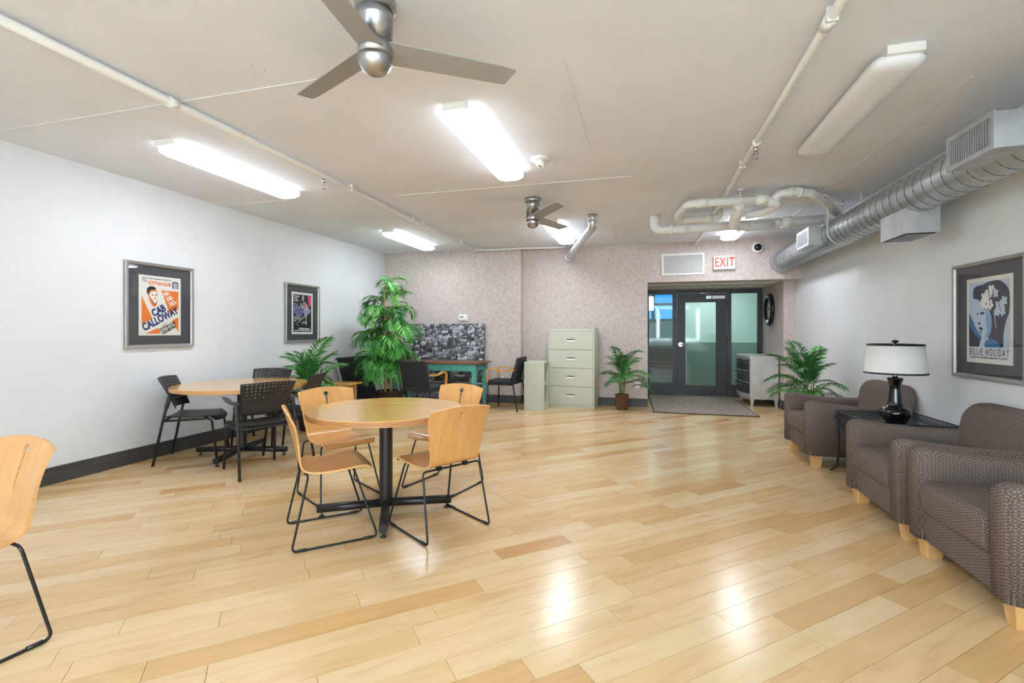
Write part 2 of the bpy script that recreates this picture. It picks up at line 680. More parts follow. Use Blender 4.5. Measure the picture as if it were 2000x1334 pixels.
def lay_planks():
    rnd = random.Random(11)
    ca, sa = math.cos(PLANK_A), math.sin(PLANK_A)
    psi = math.atan(256 / 935.0)
    cp, sp = math.cos(psi), math.sin(psi)
    W, g = 0.128, 0.0009
    pieces = []
    for row in range(-90, 90):
        v0 = row * W
        u = -9 + rnd.uniform(0, 1.2)
        while u < 14:
            L = rnd.choice([0.45, 0.6, 0.75, 0.9, 1.05, 1.2, 1.35]) * rnd.uniform(0.92, 1.08)
            quad = [(u + g, v0 + g), (u + L - g, v0 + g), (u + L - g, v0 + W - g), (u + g, v0 + W - g)]
            quad = [(a * ca - b * sa, a * sa + b * ca) for a, b in quad]
            r = rnd.random()
            for bx in ((XL, XR, YF, YB), (RX0 - 0.02, RX1, YB, YD)):
                q = clip(quad, *bx)
                if len(q) >= 3 and poly_area(q) > 4e-4:
                    cx = sum(p[0] for p in q) / len(q)
                    cy = sum(p[1] for p in q) / len(q)
                    d = -cx * sp + cy * cp
                    rr = cx * cp + cy * sp
                    score = 0
                    if d > 1.2 and abs(rr / d) < 1.12:
                        score = poly_area(q) / d ** 3
                    pieces.append((score, q, r))
            u += L
    pieces.sort(key=lambda t: -t[0])
    rest = MB()
    rr = []
    for i, (s, q, r) in enumerate(pieces):
        if i < 295 and s > 0:
            mb = MB().prism(q, 'z', -0.012, 0.0)
            o = mb.build('plank', M_plank, floor)
            a = o.data.attributes.new('rnd', 'FLOAT', 'FACE')
            a.data.foreach_set('value', [r] * len(mb.f))
        else:
            k = len(rest.f)
            rest.prism(q, 'z', -0.012, 0.0)
            rr += [r] * (len(rest.f) - k)
    o = rest.build('far_planks', M_plank, floor)
    o['kind'] = 'stuff'
    o['label'] = 'maple planks too far off to tell apart'
    a = o.data.attributes.new('rnd', 'FLOAT', 'FACE')
    a.data.foreach_set('value', rr)


lay_planks()

ceiling = struct(MB().box(XL - 0.1, XR + 0.1, YF - 0.1, YB, H, H + 0.1).build('ceiling', M_ceil), 'beige painted concrete ceiling with formwork seams')
for (a, b) in (((-4.75, 2.42), (-1.3, 2.42)), ((-4.7, 4.55), (-3.9, 4.55)), ((-2.6, 4.72), (-0.1, 4.72)), ((-0.42, 2.6), (-0.42, 4.35)), ((-1.9, 6.9), (-1.2, 6.9)), ((1.85, 3.4), (1.85, 7.0)), ((-0.42, 6.2), (-0.42, 7.8))):
    if a[1] == b[1]:
        MB().box(a[0], b[0], a[1] - 0.006, a[1] + 0.006, H - 0.004, H).build('plaster_seam', M_ceil, ceiling)
    else:
        MB().box(a[0] - 0.005, a[0] + 0.005, a[1], b[1], H - 0.004, H).build('plaster_seam', M_ceil, ceiling)

struct(MB().box(XL - 0.12, XL, YF - 0.1, YB, 0, H).build('wall_left', M_wall), 'long white painted wall on the left')
struct(MB().box(XR, XR + 0.12, YF - 0.1, YB + 0.31, 0, H).build('wall_right', M_wall), 'white painted wall behind the armchairs')
XS = -2.095
mb = MB().box(XL, XS, YB2, YB + 0.1, 0, H)
struct(mb.build('wall_back_bay', M_paper), 'papered bay of the back wall behind the desk')
struct(MB().box(XS, RX0, YB, YB + 0.12, 0, H).build('wall_back', M_paper), 'mottled pink beige papered back wall by the filing cabinet')
struct(MB().box(RX0, XR, YB, YB + 0.31, RZ, H).build('wall_header', M_paper), 'papered header above the entrance recess')
struct(MB().box(RX1, XR, YB + 0.31, YB + 0.43, 0, H).build('wall_nib', M_paper), 'papered nib beside the entrance recess')
struct(MB().box(RX1, RX1 + 0.12, YB + 0.43, YD + 0.1, 0, H).build('wall_recess_right', M_paper), 'papered recess wall holding the clock')
struct(MB().box(RX0 - 0.12, RX0, YB + 0.12, YD + 0.1, 0, H).build('wall_recess_left', M_paper), 'papered left cheek of the recess')
wf = MB()
# front wall (behind the camera) with three window openings
xs = [XL] + [v for wx in (-1.9, -0.2, 1.5) for v in (wx - 0.8, wx + 0.8)] + [XR]
for i in range(0, len(xs), 2):
    wf.box(xs[i], xs[i + 1], YF - 0.12, YF, 0, H)
for i in range(1, len(xs) - 1, 2):
    wf.box(xs[i], xs[i + 1], YF - 0.12, YF, 0, 0.95)
    wf.box(xs[i], xs[i + 1], YF - 0.12, YF, 2.3, H)
struct(wf.build('wall_front', M_wall), 'white wall with windows opposite the papered wall')
for k, wx in enumerate((-1.9, -0.2, 1.5)):
    r = struct(link('window_%d' % (k + 4), None, None, (wx, YF, 0)), 'dark framed window in the front wall')
    f = MB()
    for x0, x1 in ((-0.8, -0.75), (-0.025, 0.025), (0.75, 0.8)):
        f.box(x0, x1, -0.08, -0.03, 0.95, 2.3)
    for z0, z1 in ((0.95, 1.0), (2.25, 2.3)):
        f.box(-0.8, 0.8, -0.08, -0.03, z0, z1)
    f.build('window_frame', M_doorm, r)
    MB().box(-0.78, 0.78, -0.06, -0.055, 0.97, 2.28).build('window_pane', M_glass, r)

# recess drop ceiling
rc = struct(MB().box(RX0, RX1, YB + 0.31, YD + 0.1, RZ + 0.03, RZ + 0.06).build('ceiling_recess', M_white), 'tiled drop ceiling of the entrance recess')
bars = MB()
ty = [YB + 0.31, 9.05, 9.65, YD]
tx = [RX0, 0.52, 1.12, 1.72, RX1]
for i in range(4):
    for j in range(3):
        MB().box(tx[i] + 0.012, tx[i + 1] - 0.012, ty[j] + 0.012, ty[j + 1] - 0.012, RZ + 0.008, RZ + 0.03).build('ceiling_tile', M_tile, rc)
for x in tx[1:4]:
    MB().box(x - 0.012, x + 0.012, ty[0], ty[-1], RZ, RZ + 0.012).build('grid_bar', M_white, rc)
for y in ty[1:3]:
    MB().box(RX0, RX1, y - 0.012, y + 0.012, RZ, RZ + 0.012).build('grid_bar', M_white, rc)

# baseboards: tall charcoal board with a thinner cap


def baseboard(name, a, b, nrm, label):
    a, b, nrm = Vector((*a, 0)), Vector((*b, 0)), Vector((*nrm, 0))
    prof = [(0, 0), (0.020, 0), (0.020, 0.092), (0.011, 0.098), (0.011, 0.135), (0.006, 0.142), (0, 0.142)]
    vs = [a + nrm * p + Vector((0, 0, z)) for p, z in prof] + [b + nrm * p + Vector((0, 0, z)) for p, z in prof]
    n = len(prof)
    fs = [list(range(n)), list(range(n, 2 * n))[::-1]] + [(i, (i + 1) % n, (i + 1) % n + n, i + n) for i in range(n)]
    m = MB().add(vs, fs)
    o = m.build(name, M_base)
    bm = bmesh.new(); bm.from_mesh(o.data); bmesh.ops.recalc_face_normals(bm, faces=bm.faces); bm.to_mesh(o.data); bm.free()
    struct(o, label)


baseboard('baseboard_left', (XL, YF), (XL, YB2), (1, 0), 'charcoal baseboard along the left wall')
baseboard('baseboard_back_bay', (XL, YB2), (XS, YB2), (0, -1), 'charcoal baseboard behind the desk')
baseboard('baseboard_back_step', (XS, YB2 - 0.02), (XS, YB), (1, 0), 'charcoal baseboard on the wall step')
baseboard('baseboard_back', (XS, YB), (RX0, YB), (0, -1), 'charcoal baseboard under the papered wall')
baseboard('baseboard_right', (XR, YF), (XR, YB + 0.31), (-1, 0), 'charcoal baseboard behind the armchairs')
baseboard('baseboard_nib', (RX1 - 0.02, YB + 0.31), (XR, YB + 0.31), (0, -1), 'charcoal baseboard on the recess nib')
baseboard('baseboard_recess', (RX1, YB + 0.31), (RX1, YD), (-1, 0), 'charcoal baseboard behind the silver chest')

# ------------------------------------------------------------------ entrance screen: frame, door, sidelights
fr = MB()
for x0, x1 in ((RX0, RX0 + 0.03), (0.585, 0.655), (1.59, 1.655), (2.145, RX1)):
    fr.box(x0, x1, YD - 0.05, YD + 0.05, 0, 2.045)
fr.box(RX0, RX1, YD - 0.052, YD + 0.052, 2.045, RZ + 0.02)
for x0, x1 in ((RX0 + 0.03, 0.585), (1.655, 2.145)):
    fr.box(x0, x1, YD - 0.045, YD + 0.045, 0, 0.215)
struct(fr.build('trim_1', M_doorm), 'charcoal metal frame around the glazed entrance door')
for k, (x0, x1) in enumerate(((RX0 + 0.03, 0.585), (1.655, 2.145))):
    r = struct(link('window_%d' % (k + 1), None, None, (0, YD, 0)), ('tall glazed sidelight left of the door', 'narrow glazed sidelight behind the silver chest')[k])
    MB().box(x0 + 0.012, x1 - 0.012, -0.004, 0.004, 0.23, 2.03).build('window_pane', M_glass, r)
    s = MB()
    s.box(x0, x0 + 0.014, -0.022, 0.022, 0.215, 2.045).box(x1 - 0.014, x1, -0.022, 0.022, 0.215, 2.045)
    s.box(x0, x1, -0.022, 0.022, 0.215, 0.232).box(x0, x1, -0.022, 0.022, 2.028, 2.045)
    s.build('glazing_bead', M_iron, r)
dr = struct(link('door_1', None, None, (0, YD, 0)), 'charcoal glazed entrance door with lever handle')
d = MB()
d.box(0.662, 0.805, -0.03, 0.02, 0.012, 2.038).box(1.40, 1.583, -0.03, 0.02, 0.012, 2.038)
d.box(0.805, 1.40, -0.03, 0.02, 0.012, 0.185).box(0.805, 1.40, -0.03, 0.02, 1.872, 2.038)
d.build('door_leaf', M_doorm, dr)
MB().box(0.80, 1.405, -0.006, 0.0, 0.18, 1.877).build('glass_pane', M_glass, dr)
b = MB()
b.box(0.805, 0.817, -0.024, 0.015, 0.185, 1.872).box(1.388, 1.40, -0.024, 0.015, 0.185, 1.872)
b.box(0.805, 1.40, -0.024, 0.015, 0.185, 0.197).box(0.805, 1.40, -0.024, 0.015, 1.860, 1.872)
b.build('glazing_bead', M_blackm, dr)
hd = MB().cyl((0.725, -0.03, 1.02), (0.725, -0.05, 1.02), 0.045, 20).cyl((0.725, -0.05, 1.02), (0.725, -0.075, 1.02), 0.016, 12)
hd.tube(fillet([(0.725, -0.07, 1.02), (0.76, -0.078, 1.02), (0.855, -0.075, 1.015)], 0.02), 0.012, 10)
hd.build('lever_handle', M_chrome, dr)
cl = MB().box(1.20, 1.545, -0.085, -0.03, 1.925, 1.985)
cl.tube([(1.30, -0.10, 2.0), (1.02, -0.13, 2.035)], 0.010, 8).tube([(1.02, -0.13, 2.035), (1.40, -0.055, 2.052)], 0.010, 8)
cl.cyl((1.30, -0.10, 1.90), (1.30, -0.10, 2.01), 0.013, 10)
cl.build('door_closer', M_chrome, dr)
for z in (0.25, 1.1, 1.85):
    MB().cyl((1.588, -0.04, z - 0.05), (1.588, -0.04, z + 0.05), 0.008, 8).build('hinge', M_blackm, dr)

def lightfix(x, y, lit, label):
    t = thing('ceiling_light', label, 'light', (x, y, H), 0, 'ceiling lights')
    L, W = 1.40, 0.25
    MB().box(-0.085, 0.085, -L / 2 - 0.025, L / 2 + 0.025, -0.045, 0).build('housing', M_white, t)
    m = MB()

    def ring(hx, hy, z, rc):
        out = []
        for q, (sx, sy) in enumerate(((1, 1), (-1, 1), (-1, -1), (1, -1))):
            for k in range(6):
                a = PI / 2 * (q + k / 5.0)
                out.append((sx * (hx - rc) + rc * math.cos(a), sy * (hy - rc) + rc * math.sin(a), z))
        return out
    rings = [ring(W / 2 - 0.012, L / 2 - 0.012, -0.028, 0.07), ring(W / 2, L / 2, -0.040, 0.075), ring(W / 2 - 0.002, L / 2 - 0.002, -0.066, 0.075), ring(W / 2 - 0.03, L / 2 - 0.03, -0.086, 0.06), ring(W / 2 - 0.075, L / 2 - 0.075, -0.092, 0.03)]
    vs = [p for r in rings for p in r]
    n = len(rings[0])
    fs = []
    for i in range(len(rings) - 1):
        for j in range(n):
            fs.append((i * n + j, (i + 1) * n + j, (i + 1) * n + (j + 1) % n, i * n + (j + 1) % n))
    fs.append(list(range(n)))
    fs.append([(len(rings) - 1) * n + j for j in range(n)][::-1])
    m.add(vs, fs, 0, True)
    m.m = [1 if (q < 2 * n or q == 4 * n) else 0 for q in range(len(fs))]
    m.build('diffuser', [M_lens, M_lens_rim] if lit else [M_lens_off, M_lens_off], t)
    return t


# ------------------------------------------------------------------ lobby beyond the door
struct(MB().box(-2.0, 3.4, YD + 0.05, 13.6, -0.1, 0).build('floor_lobby', M_lobbyfloor), 'brown plank floor of the lobby beyond the glass')
struct(MB().box(-2.0, 3.4, YD + 0.1, 13.6, 2.5, 2.6).build('ceiling_lobby', M_white), 'white lobby ceiling')
struct(MB().box(-2.1, -2.0, YD + 0.05, 13.6, 0, 2.5).build('wall_lobby_left', M_wall), 'lobby side wall')
struct(MB().box(3.3, 3.4, YD + 0.05, 13.6, 0, 2.5).build('wall_lobby_right', M_mint), 'pale lobby side wall')
lb = MB().box(-2.0, 1.1, 13.5, 13.6, 0, 1.55).box(-2.0, -1.5, 13.5, 13.6, 1.55, 2.5).box(-1.5, 1.1, 13.5, 13.6, 2.42, 2.5)
struct(lb.build('wall_lobby_back', noisy('grey_lobby_wall', (150, 156, 160), (142, 148, 152), rough=0.7)), 'grey lobby wall under the blue windows')
lp = MB().box(0.92, 3.3, 12.3, 12.42, 0, 2.5)
struct(lp.build('wall_lobby_partition', M_mint), 'pale green partition beyond the door')
struct(MB().box(0.92, 3.3, 12.28, 12.30, 0.0, 1.02).build('trim_2', M_lowpanel), 'darker sage lower panel on the lobby partition')  # darker sage panel across the lower part of the partition
lw = struct(link('window_3', None, None, (0, 13.5, 0)), 'blue daylit lobby window with dark mullions')
for x0, x1 in ((-1.46, -0.75), (-0.70, 0.22), (0.30, 1.06)):
    for z0, z1 in ((1.62, 1.98), (2.04, 2.38)):
        MB().box(x0, x1, 0.03, 0.04, z0, z1).build('window_pane', M_bluewin, lw)
mf = MB()
for x0, x1 in ((-1.5, -1.46), (-0.75, -0.70), (0.22, 0.30), (1.06, 1.1)):
    mf.box(x0, x1, -0.03, 0.05, 1.55, 2.42)
for z0, z1 in ((1.55, 1.62), (1.98, 2.04), (2.38, 2.42)):
    mf.box(-1.5, 1.1, -0.03, 0.05, z0, z1)
mf.build('window_frame', M_blackm, lw)
sf = thing('sofa', 'dark charcoal sofa seen through the left sidelight', 'sofa', (0.1, 13.0, 0))
MB().rbox((0, 0, 0.22), (1.6, 0.8, 0.28), 0.05, 3).build('base', M_sofa, sf)
MB().rbox((0, 0.3, 0.62), (1.6, 0.22, 0.56), 0.07, 4).build('backrest', M_sofa, sf)
for s in (-1, 1):
    MB().rbox((s * 0.38, -0.06, 0.42), (0.72, 0.6, 0.16), 0.05, 3).build('seat_cushion', M_sofa, sf)
    MB().rbox((s * 0.82, 0, 0.35), (0.16, 0.82, 0.56), 0.06, 3).build('arm', M_sofa, sf)
    for q in (-1, 1):
        MB().frust((s * 0.7, q * 0.3, 0), (0.04, 0.04), (s * 0.7, q * 0.3, 0.09), (0.06, 0.06)).build('leg', M_blackm, sf)
ll = lightfix(1.55, 11.25, True, 'unseen lobby ceiling light added to brighten the entrance recess and partition')  # added fixture, out of view above the door head, brightens recess and partition
ll.location.z = 2.5
sc = thing('wall_sconce', 'lit white cylindrical lobby lamp behind the sidelight', 'lamp', (0.16, 11.6, 1.75))
MB().lathe([(0.0, 0.02), (0.075, 0.02), (0.075, 0.34), (0.0, 0.34)], 20).build('shade', M_sconce, sc)
MB().lathe([(0.0, 0.34), (0.03, 0.34), (0.03, 0.36), (0.008, 0.37), (0.008, 0.75), (0.0, 0.75)], 12).build('stem', M_blackm, sc)

# ------------------------------------------------------------------ ceiling services: lights, fans, pipes, duct


lightfix(-3.58, 3.58, True, 'lit ceiling light nearest the left wall, in front')
lightfix(-1.18, 3.62, True, 'lit ceiling light behind the large near fan')
lightfix(1.31, 3.64, False, 'unlit ceiling light above the armchairs')
lightfix(-3.58, 6.95, True, 'lit ceiling light in the far left corner')
lightfix(-1.18, 7.0, True, 'lit ceiling light beside the small far fan')
lightfix(1.27, 7.32, True, 'lit ceiling light above the drain pipes and exit sign')


def fan(x, y, ang, label):
    t = thing('ceiling_fan', label, 'fan', (x, y, H - 0.335), 0, 'brushed nickel ceiling fans')
    MB().lathe([(0.0, 0.335), (0.092, 0.335), (0.092, 0.30), (0.082, 0.292), (0.0, 0.292)], 36).build('canopy', M_nickel, t)
    MB().lathe([(0.078, 0.292), (0.078, 0.25), (0.0765, 0.248), (0.0765, 0.150), (0.0, 0.150)], 36).build('motor_body', M_nickel, t)
    MB().lathe([(0.0, 0.148), (0.0725, 0.148), (0.0725, 0.143), (0.078, 0.142), (0.078, 0.090), (0.0735, 0.088), (0.0735, 0.083), (0.0, 0.083)], 36).build('hub', M_nickel, t)
    dome = [(0.0, 0.0)] + [(0.078 * math.sin(PI / 2 * k / 8), 0.082 - 0.082 * math.cos(PI / 2 * k / 8)) for k in range(1, 9)] + [(0.0, 0.083)]
    MB().lathe(dome, 36).build('dome_cap', M_nickel, t)
    for k in range(3):
        a = ang + k * 2 * PI / 3
        m = MB()
        # pitched blade, wider at the root, cut slightly skew at the tip
        out = [(0.055, -0.066), (0.60, -0.058), (0.655, -0.050), (0.662, -0.042), (0.635, 0.052), (0.625, 0.058), (0.055, 0.066)]
        pit = math.radians(13)
        top, bot = [], []
        for px, py in out:
            z = 0.115 - py * math.sin(pit)
            top.append((px, py * math.cos(pit), z + 0.003)); bot.append((px, py * math.cos(pit), z - 0.003))
        n = len(out)
        m.add(top + bot, [list(range(n)), list(range(n, 2 * n))[::-1]] + [(i, i + n, (i + 1) % n + n, (i + 1) % n) for i in range(n)])
        m.build('blade', M_blade, t, None, (0, 0, a))
    return t


fan(-1.165, 1.92, math.radians(35), 'large brushed nickel ceiling fan in the foreground')
fan(-1.19, 5.233, math.radians(-53), 'small looking nickel ceiling fan farther back by the lit light')

sd = thing('smoke_detector', 'white round smoke detector on the ceiling beside a lit light', 'detector', (-0.85, 4.03, H))
MB().lathe([(0.0, 0.0), (0.085, 0.0), (0.088, -0.012), (0.075, -0.026), (0.0, -0.026)], 28).build('base', M_white, sd)
MB().lathe([(0.0, -0.026), (0.045, -0.026), (0.042, -0.06), (0.0, -0.06)], 20).build('sensor_head', M_white, sd)
for k in range(4):
    a = PI / 4 + k * PI / 2
    MB().box(-0.008, 0.008, -0.008, 0.008, -0.075, -0.055).build('sensor_prong', M_white, sd, (0.03 * math.cos(a), 0.03 * math.sin(a), 0))


def sprinkler(t, x, y, z):
    s = MB().cyl((x, y, z), (x, y, z - 0.035), 0.016, 10).cyl((x, y, z - 0.035), (x, y, z - 0.05), 0.011, 8)
    s.tube([(x - 0.014, y, z - 0.05), (x - 0.016, y, z - 0.075), (x, y, z - 0.09)], 0.003, 6)
    s.tube([(x + 0.014, y, z - 0.05), (x + 0.016, y, z - 0.075), (x, y, z - 0.09)], 0.003, 6)
    s.lathe([(0, z - 0.094), (0.022, z - 0.094), (0.022, z - 0.090), (0, z - 0.090)], 12, (x, y))
    s.build('sprinkler_head', M_chrome, t)


pl = thing('sprinkler_pipe', 'white sprinkler pipe running along the left half of the ceiling', 'pipe', (0, 0, 0))
MB().cyl((-2.87, -2.1, 2.728), (-2.87, 8.0, 2.728), 0.026, 14).build('pipe', M_pipe, pl)
for y in (2.35, 5.6):
    MB().cyl((-2.87, y - 0.03, 2.728), (-2.87, y + 0.03, 2.728), 0.034, 14).build('coupling', M_pipe, pl)
for y in (1.0, 4.25, 5.9, 7.3):
    MB().box(-2.898, -2.842, y - 0.008, y + 0.008, 2.703, 2.77).build('strap', M_pipe, pl)
MB().cyl((-2.87, 7.96, 2.728), (-2.87, 8.06, 2.728), 0.034, 14).build('coupling', M_pipe, pl)
sprinkler(pl, -2.87, 3.84, 2.705)
sprinkler(pl, -2.87, 8.02, 2.70)
MB().tube(fillet([(-2.87, 8.02, 2.728), (-2.6, 8.13, 2.735), (-2.1, 8.16, 2.742), (-1.3, 8.24, 2.742)], 0.1), 0.018, 10).build('branch_conduit', M_pipe, pl)

pr_ = thing('sprinkler_pipe', 'white sprinkler pipe running toward the exit sign on the right half of the ceiling', 'pipe', (0, 0, 0))
MB().cyl((0.835, -2.1, 2.728), (0.835, 8.40, 2.728), 0.022, 14).build('pipe', M_pipe, pr_)
for y in (2.55, 4.02, 8.05):
    MB().cyl((0.835, y - 0.035, 2.728), (0.835, y + 0.035, 2.728), 0.030, 14).build('coupling', M_pipe, pr_)
for y in (2.50, 4.55, 7.0):
    MB().box(0.811, 0.859, y - 0.008, y + 0.008, 2.703, 2.77).build('strap', M_pipe, pr_)
sprinkler(pr_, 0.835, 4.05, 2.705)

# drain pipes
dp = thing('drain_pipes', 'cream painted drain pipes with elbows under the far ceiling', 'pipe', (0, 0, 0))
R = 0.050


def dpipe(pts, r=R, f=0.09):
    MB().tube(fillet(pts, f, 8), r, 16).build('pipe', M_pipe, dp)


def coup(a, b, r=R + 0.012):
    MB().cyl(a, b, r, 16).build('coupling', M_pipe, dp)


dpipe([(0.14, 6.40, 2.77), (0.14, 6.40, 2.58), (0.32, 6.40, 2.575), (2.06, 6.40, 2.60)], 0.055, 0.13)
coup((0.42, 6.40, 2.575), (0.55, 6.40, 2.575), 0.062)
coup((1.60, 6.40, 2.593), (1.70, 6.40, 2.595), 0.066)
coup((0.34, 6.40, 2.575), (0.36, 6.40, 2.575), 0.070)
dpipe([(1.20, 5.45, 2.645), (0.47, 5.45, 2.652), (0.40, 5.95, 2.658), (0.42, 6.28, 2.66), (0.90, 6.30, 2.665), (0.90, 6.30, 2.77)], 0.042, 0.1)
coup((0.55, 5.45, 2.651), (0.66, 5.45, 2.650), 0.050)
coup((1.12, 5.45, 2.645), (1.24, 5.45, 2.645), 0.053)
coup((0.72, 6.30, 2.664), (0.82, 6.30, 2.664), 0.052)
dpipe([(1.20, 5.45, 2.645), (1.36, 5.52, 2.60), (1.25, 5.72, 2.575), (1.08, 5.76, 2.56)], 0.046, 0.08)
dpipe([(0.98, 5.47, 2.645), (0.99, 5.68, 2.58), (1.0, 5.95, 2.50), (1.20, 6.25, 2.535), (1.50, 6.39, 2.57)], 0.058, 0.1)
coup((0.975, 5.46, 2.66), (0.985, 5.58, 2.615), 0.062)
dpipe([(1.30, 5.50, 2.63), (1.34, 5.48, 2.70), (1.50, 5.50, 2.715), (1.66, 5.56, 2.708), (1.95, 5.95, 2.66), (2.12, 6.22, 2.63)], 0.044, 0.08)
coup((1.44, 5.495, 2.713), (1.48, 5.50, 2.714), 0.053)
coup((1.52, 5.503, 2.714), (1.56, 5.52, 2.713), 0.053)
dpipe([(2.14, 6.24, 2.77), (2.14, 6.24, 2.61), (2.06, 6.40, 2.60)], 0.05, 0.05)
coup((2.14, 6.24, 2.71), (2.14, 6.24, 2.75), 0.058)
for (x, y, z0) in ((0.25, 6.40, 2.62), (1.13, 6.40, 2.62), (0.98, 5.45, 2.68), (1.90, 5.93, 2.70)):
    MB().cyl((x, y, z0 - 0.02), (x, y, 2.77), 0.006, 8).cyl((x, y, 2.755), (x, y, 2.77), 0.025, 12).build('hanger_rod', M_pipe, dp)
MB().cyl((1.115, 6.40, 2.572), (1.145, 6.40, 2.572), 0.064, 16).build('hanger_ring', M_pipe, dp)
MB().cyl((0.965, 5.45, 2.647), (0.985, 5.45, 2.647), 0.050, 16).build('hanger_ring', M_pipe, dp)

fl = thing('flue_pipe', 'galvanised flue pipe slanting from the ceiling into the papered wall', 'pipe', (0, 0, 0))
MB().cyl((-0.62, 6.15, 2.77), (-0.62, 6.15, 2.68), 0.062, 20).build('collar', M_galv, fl)
MB().tube(fillet([(-0.62, 6.15, 2.74), (-0.62, 6.17, 2.62), (-1.24, 8.30, 2.58), (-1.26, 8.42, 2.575)], 0.06, 8), 0.055, 20).build('pipe', M_galv, fl)
MB().cyl((-1.245, 8.34, 2.578), (-1.262, 8.42, 2.575), 0.068, 20).build('wall_collar', M_galv, fl)

# spiral duct
DX, DZ, DR = 2.10, 2.38, 0.155
du = thing('spiral_duct', 'galvanised spiral air duct running above the armchairs along the right wall', 'duct', (0, 0, 0))
MB().tube([(DX, -2.0, DZ), (DX, 8.30, DZ)], DR, 40).build('duct_body', M_galv, du)
MB().tube([(DX, 8.28, DZ), (DX, 8.42, DZ)], DR + 0.008, 40).build('end_collar', M_galvbox, du)
hx = []
turn = 0.118
n = int((8.28 + 1.0) / turn * 20)
for i in range(n):
    a = 2 * PI * i / 20
    hx.append((DX + (DR + 0.0005) * math.cos(a), -1.0 + turn * i / 20, DZ + (DR + 0.0005) * math.sin(a)))
MB().tube(hx, 0.0026, 5).build('spiral_seam', M_seam, du)


def register(y0, y1, nsl):
    # box on the side of the duct with a louvred grille facing the room
    x = 1.82
    z0, z1 = 2.270, 2.478
    MB().box(x + 0.012, DX - 0.02, y0 + 0.008, y1 - 0.008, z0 + 0.006, z1 - 0.006).build('outlet_box', M_galvbox, du)
    f = MB()
    f.box(x, x + 0.012, y0, y1, z0, z0 + 0.028).box(x, x + 0.012, y0, y1, z1 - 0.028, z1)
    f.box(x, x + 0.012, y0, y0 + 0.03, z0 + 0.028, z1 - 0.028).box(x, x + 0.012, y1 - 0.03, y1, z0 + 0.028, z1 - 0.028)
    g = f.build('grille_frame', M_galvbox, du)
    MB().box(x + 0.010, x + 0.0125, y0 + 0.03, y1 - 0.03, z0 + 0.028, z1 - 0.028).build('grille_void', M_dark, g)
    for k in range(nsl):
        y = y0 + 0.03 + (y1 - y0 - 0.06) * (k + 0.5) / nsl
        MB().box(x + 0.001, x + 0.010, y - 0.0045, y + 0.0045, z0 + 0.028, z1 - 0.028).build('louvre', M_galvbox, g)


register(3.17, 3.59, 17)
register(6.16, 6.60, 15)
bx = MB().box(2.0, 2.23, 4.47, 4.88, 2.06, 2.30)
bx.build('drop_box', M_galvbox, du)
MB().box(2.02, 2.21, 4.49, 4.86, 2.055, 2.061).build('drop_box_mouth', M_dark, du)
for k in range(7):
    y = 4.51 + k * 0.053
    MB().box(2.02, 2.21, y, y + 0.012, 2.050, 2.062).build('louvre', M_galvbox, du)
for y in (5.95, 8.06):
    arc = [(DX + (DR + 0.004) * math.cos(a), y, DZ + (DR + 0.004) * math.sin(a)) for a in [PI + PI * k / 20 for k in range(21)]]
    s = MB()
    w2 = 0.013
    pts = [(DX - DR - 0.004, y, H)] + arc + [(DX + DR + 0.004, y, H)]
    for i in range(len(pts) - 1):
        a, b = Vector(pts[i]), Vector(pts[i + 1])
        nn = (b - a).cross(Vector((0, 1, 0))).normalized() * 0.0025
        vs = []
        for p in (a, b):
            for q in (-w2, w2):
                for e in (-1, 1):
                    vs.append(p + Vector((0, q, 0)) + nn * e)
        s.add(vs, [(0, 1, 3, 2), (4, 6, 7, 5), (0, 4, 5, 1), (2, 3, 7, 6), (0, 2, 6, 4), (1, 5, 7, 3)])
    s.build('hanger_strap', M_pipe if y < 7 else M_galvbox, du)

# ------------------------------------------------------------------ back wall fixtures
vg = thing('air_vent', 'white louvred air return grille on the wall left of the exit sign', 'vent', (0.30, YB, 2.22))
f = MB()
W_, H_ = 0.672, 0.362
f.box(0, W_, -0.014, 0, 0, 0.034).box(0, W_, -0.014, 0, H_ - 0.034, H_).box(0, 0.034, -0.014, 0, 0.034, H_ - 0.034).box(W_ - 0.034, W_, -0.014, 0, 0.034, H_ - 0.034)
f.build('grille_frame', M_white, vg)
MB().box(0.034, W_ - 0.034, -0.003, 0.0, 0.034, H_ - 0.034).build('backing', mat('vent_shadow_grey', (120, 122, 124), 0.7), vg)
for k in range(17):
    z = 0.040 + k * 0.0172
    MB().add([(0.034, -0.013, z), (W_ - 0.034, -0.013, z), (W_ - 0.034, -0.003, z + 0.011), (0.034, -0.003, z + 0.011), (0.034, -0.013, z + 0.002), (W_ - 0.034, -0.013, z + 0.002), (W_ - 0.034, -0.003, z + 0.013), (0.034, -0.003, z + 0.013)],
             [(3, 2, 1, 0), (4, 5, 6, 7), (0, 1, 5, 4), (2, 3, 7, 6), (1, 2, 6, 5), (3, 0, 4, 7)]).build('louvre', M_white, vg)
ex = thing('exit_sign', 'white exit sign with red letters above the entrance recess', 'sign', (1.268, YB, 2.395))
MB().rbox((0, -0.03, 0), (0.325, 0.06, 0.222), 0.012, 2).build('housing', M_white, ex)
MB().box(-0.147, 0.147, -0.0625, -0.0595, -0.096, 0.096).build('face', M_sign, ex)
text_mesh('lettering', 'EXIT', 0.205, M_red, ex, (0, -0.064, 0.0), sx=0.64, bold=0.0055, spacing=1.14)
dc = thing('dome_camera', 'small white dome security camera with dark lens right of the exit sign', 'camera', (1.76, YB, 2.62))
m = MB().lathe([(0.0, 0.0), (0.09, 0.0), (0.092, 0.02), (0.075, 0.05), (0.060, 0.055), (0.0, 0.055)], 28)
m.build('body', M_white, dc, None, (PI / 2, 0, 0))
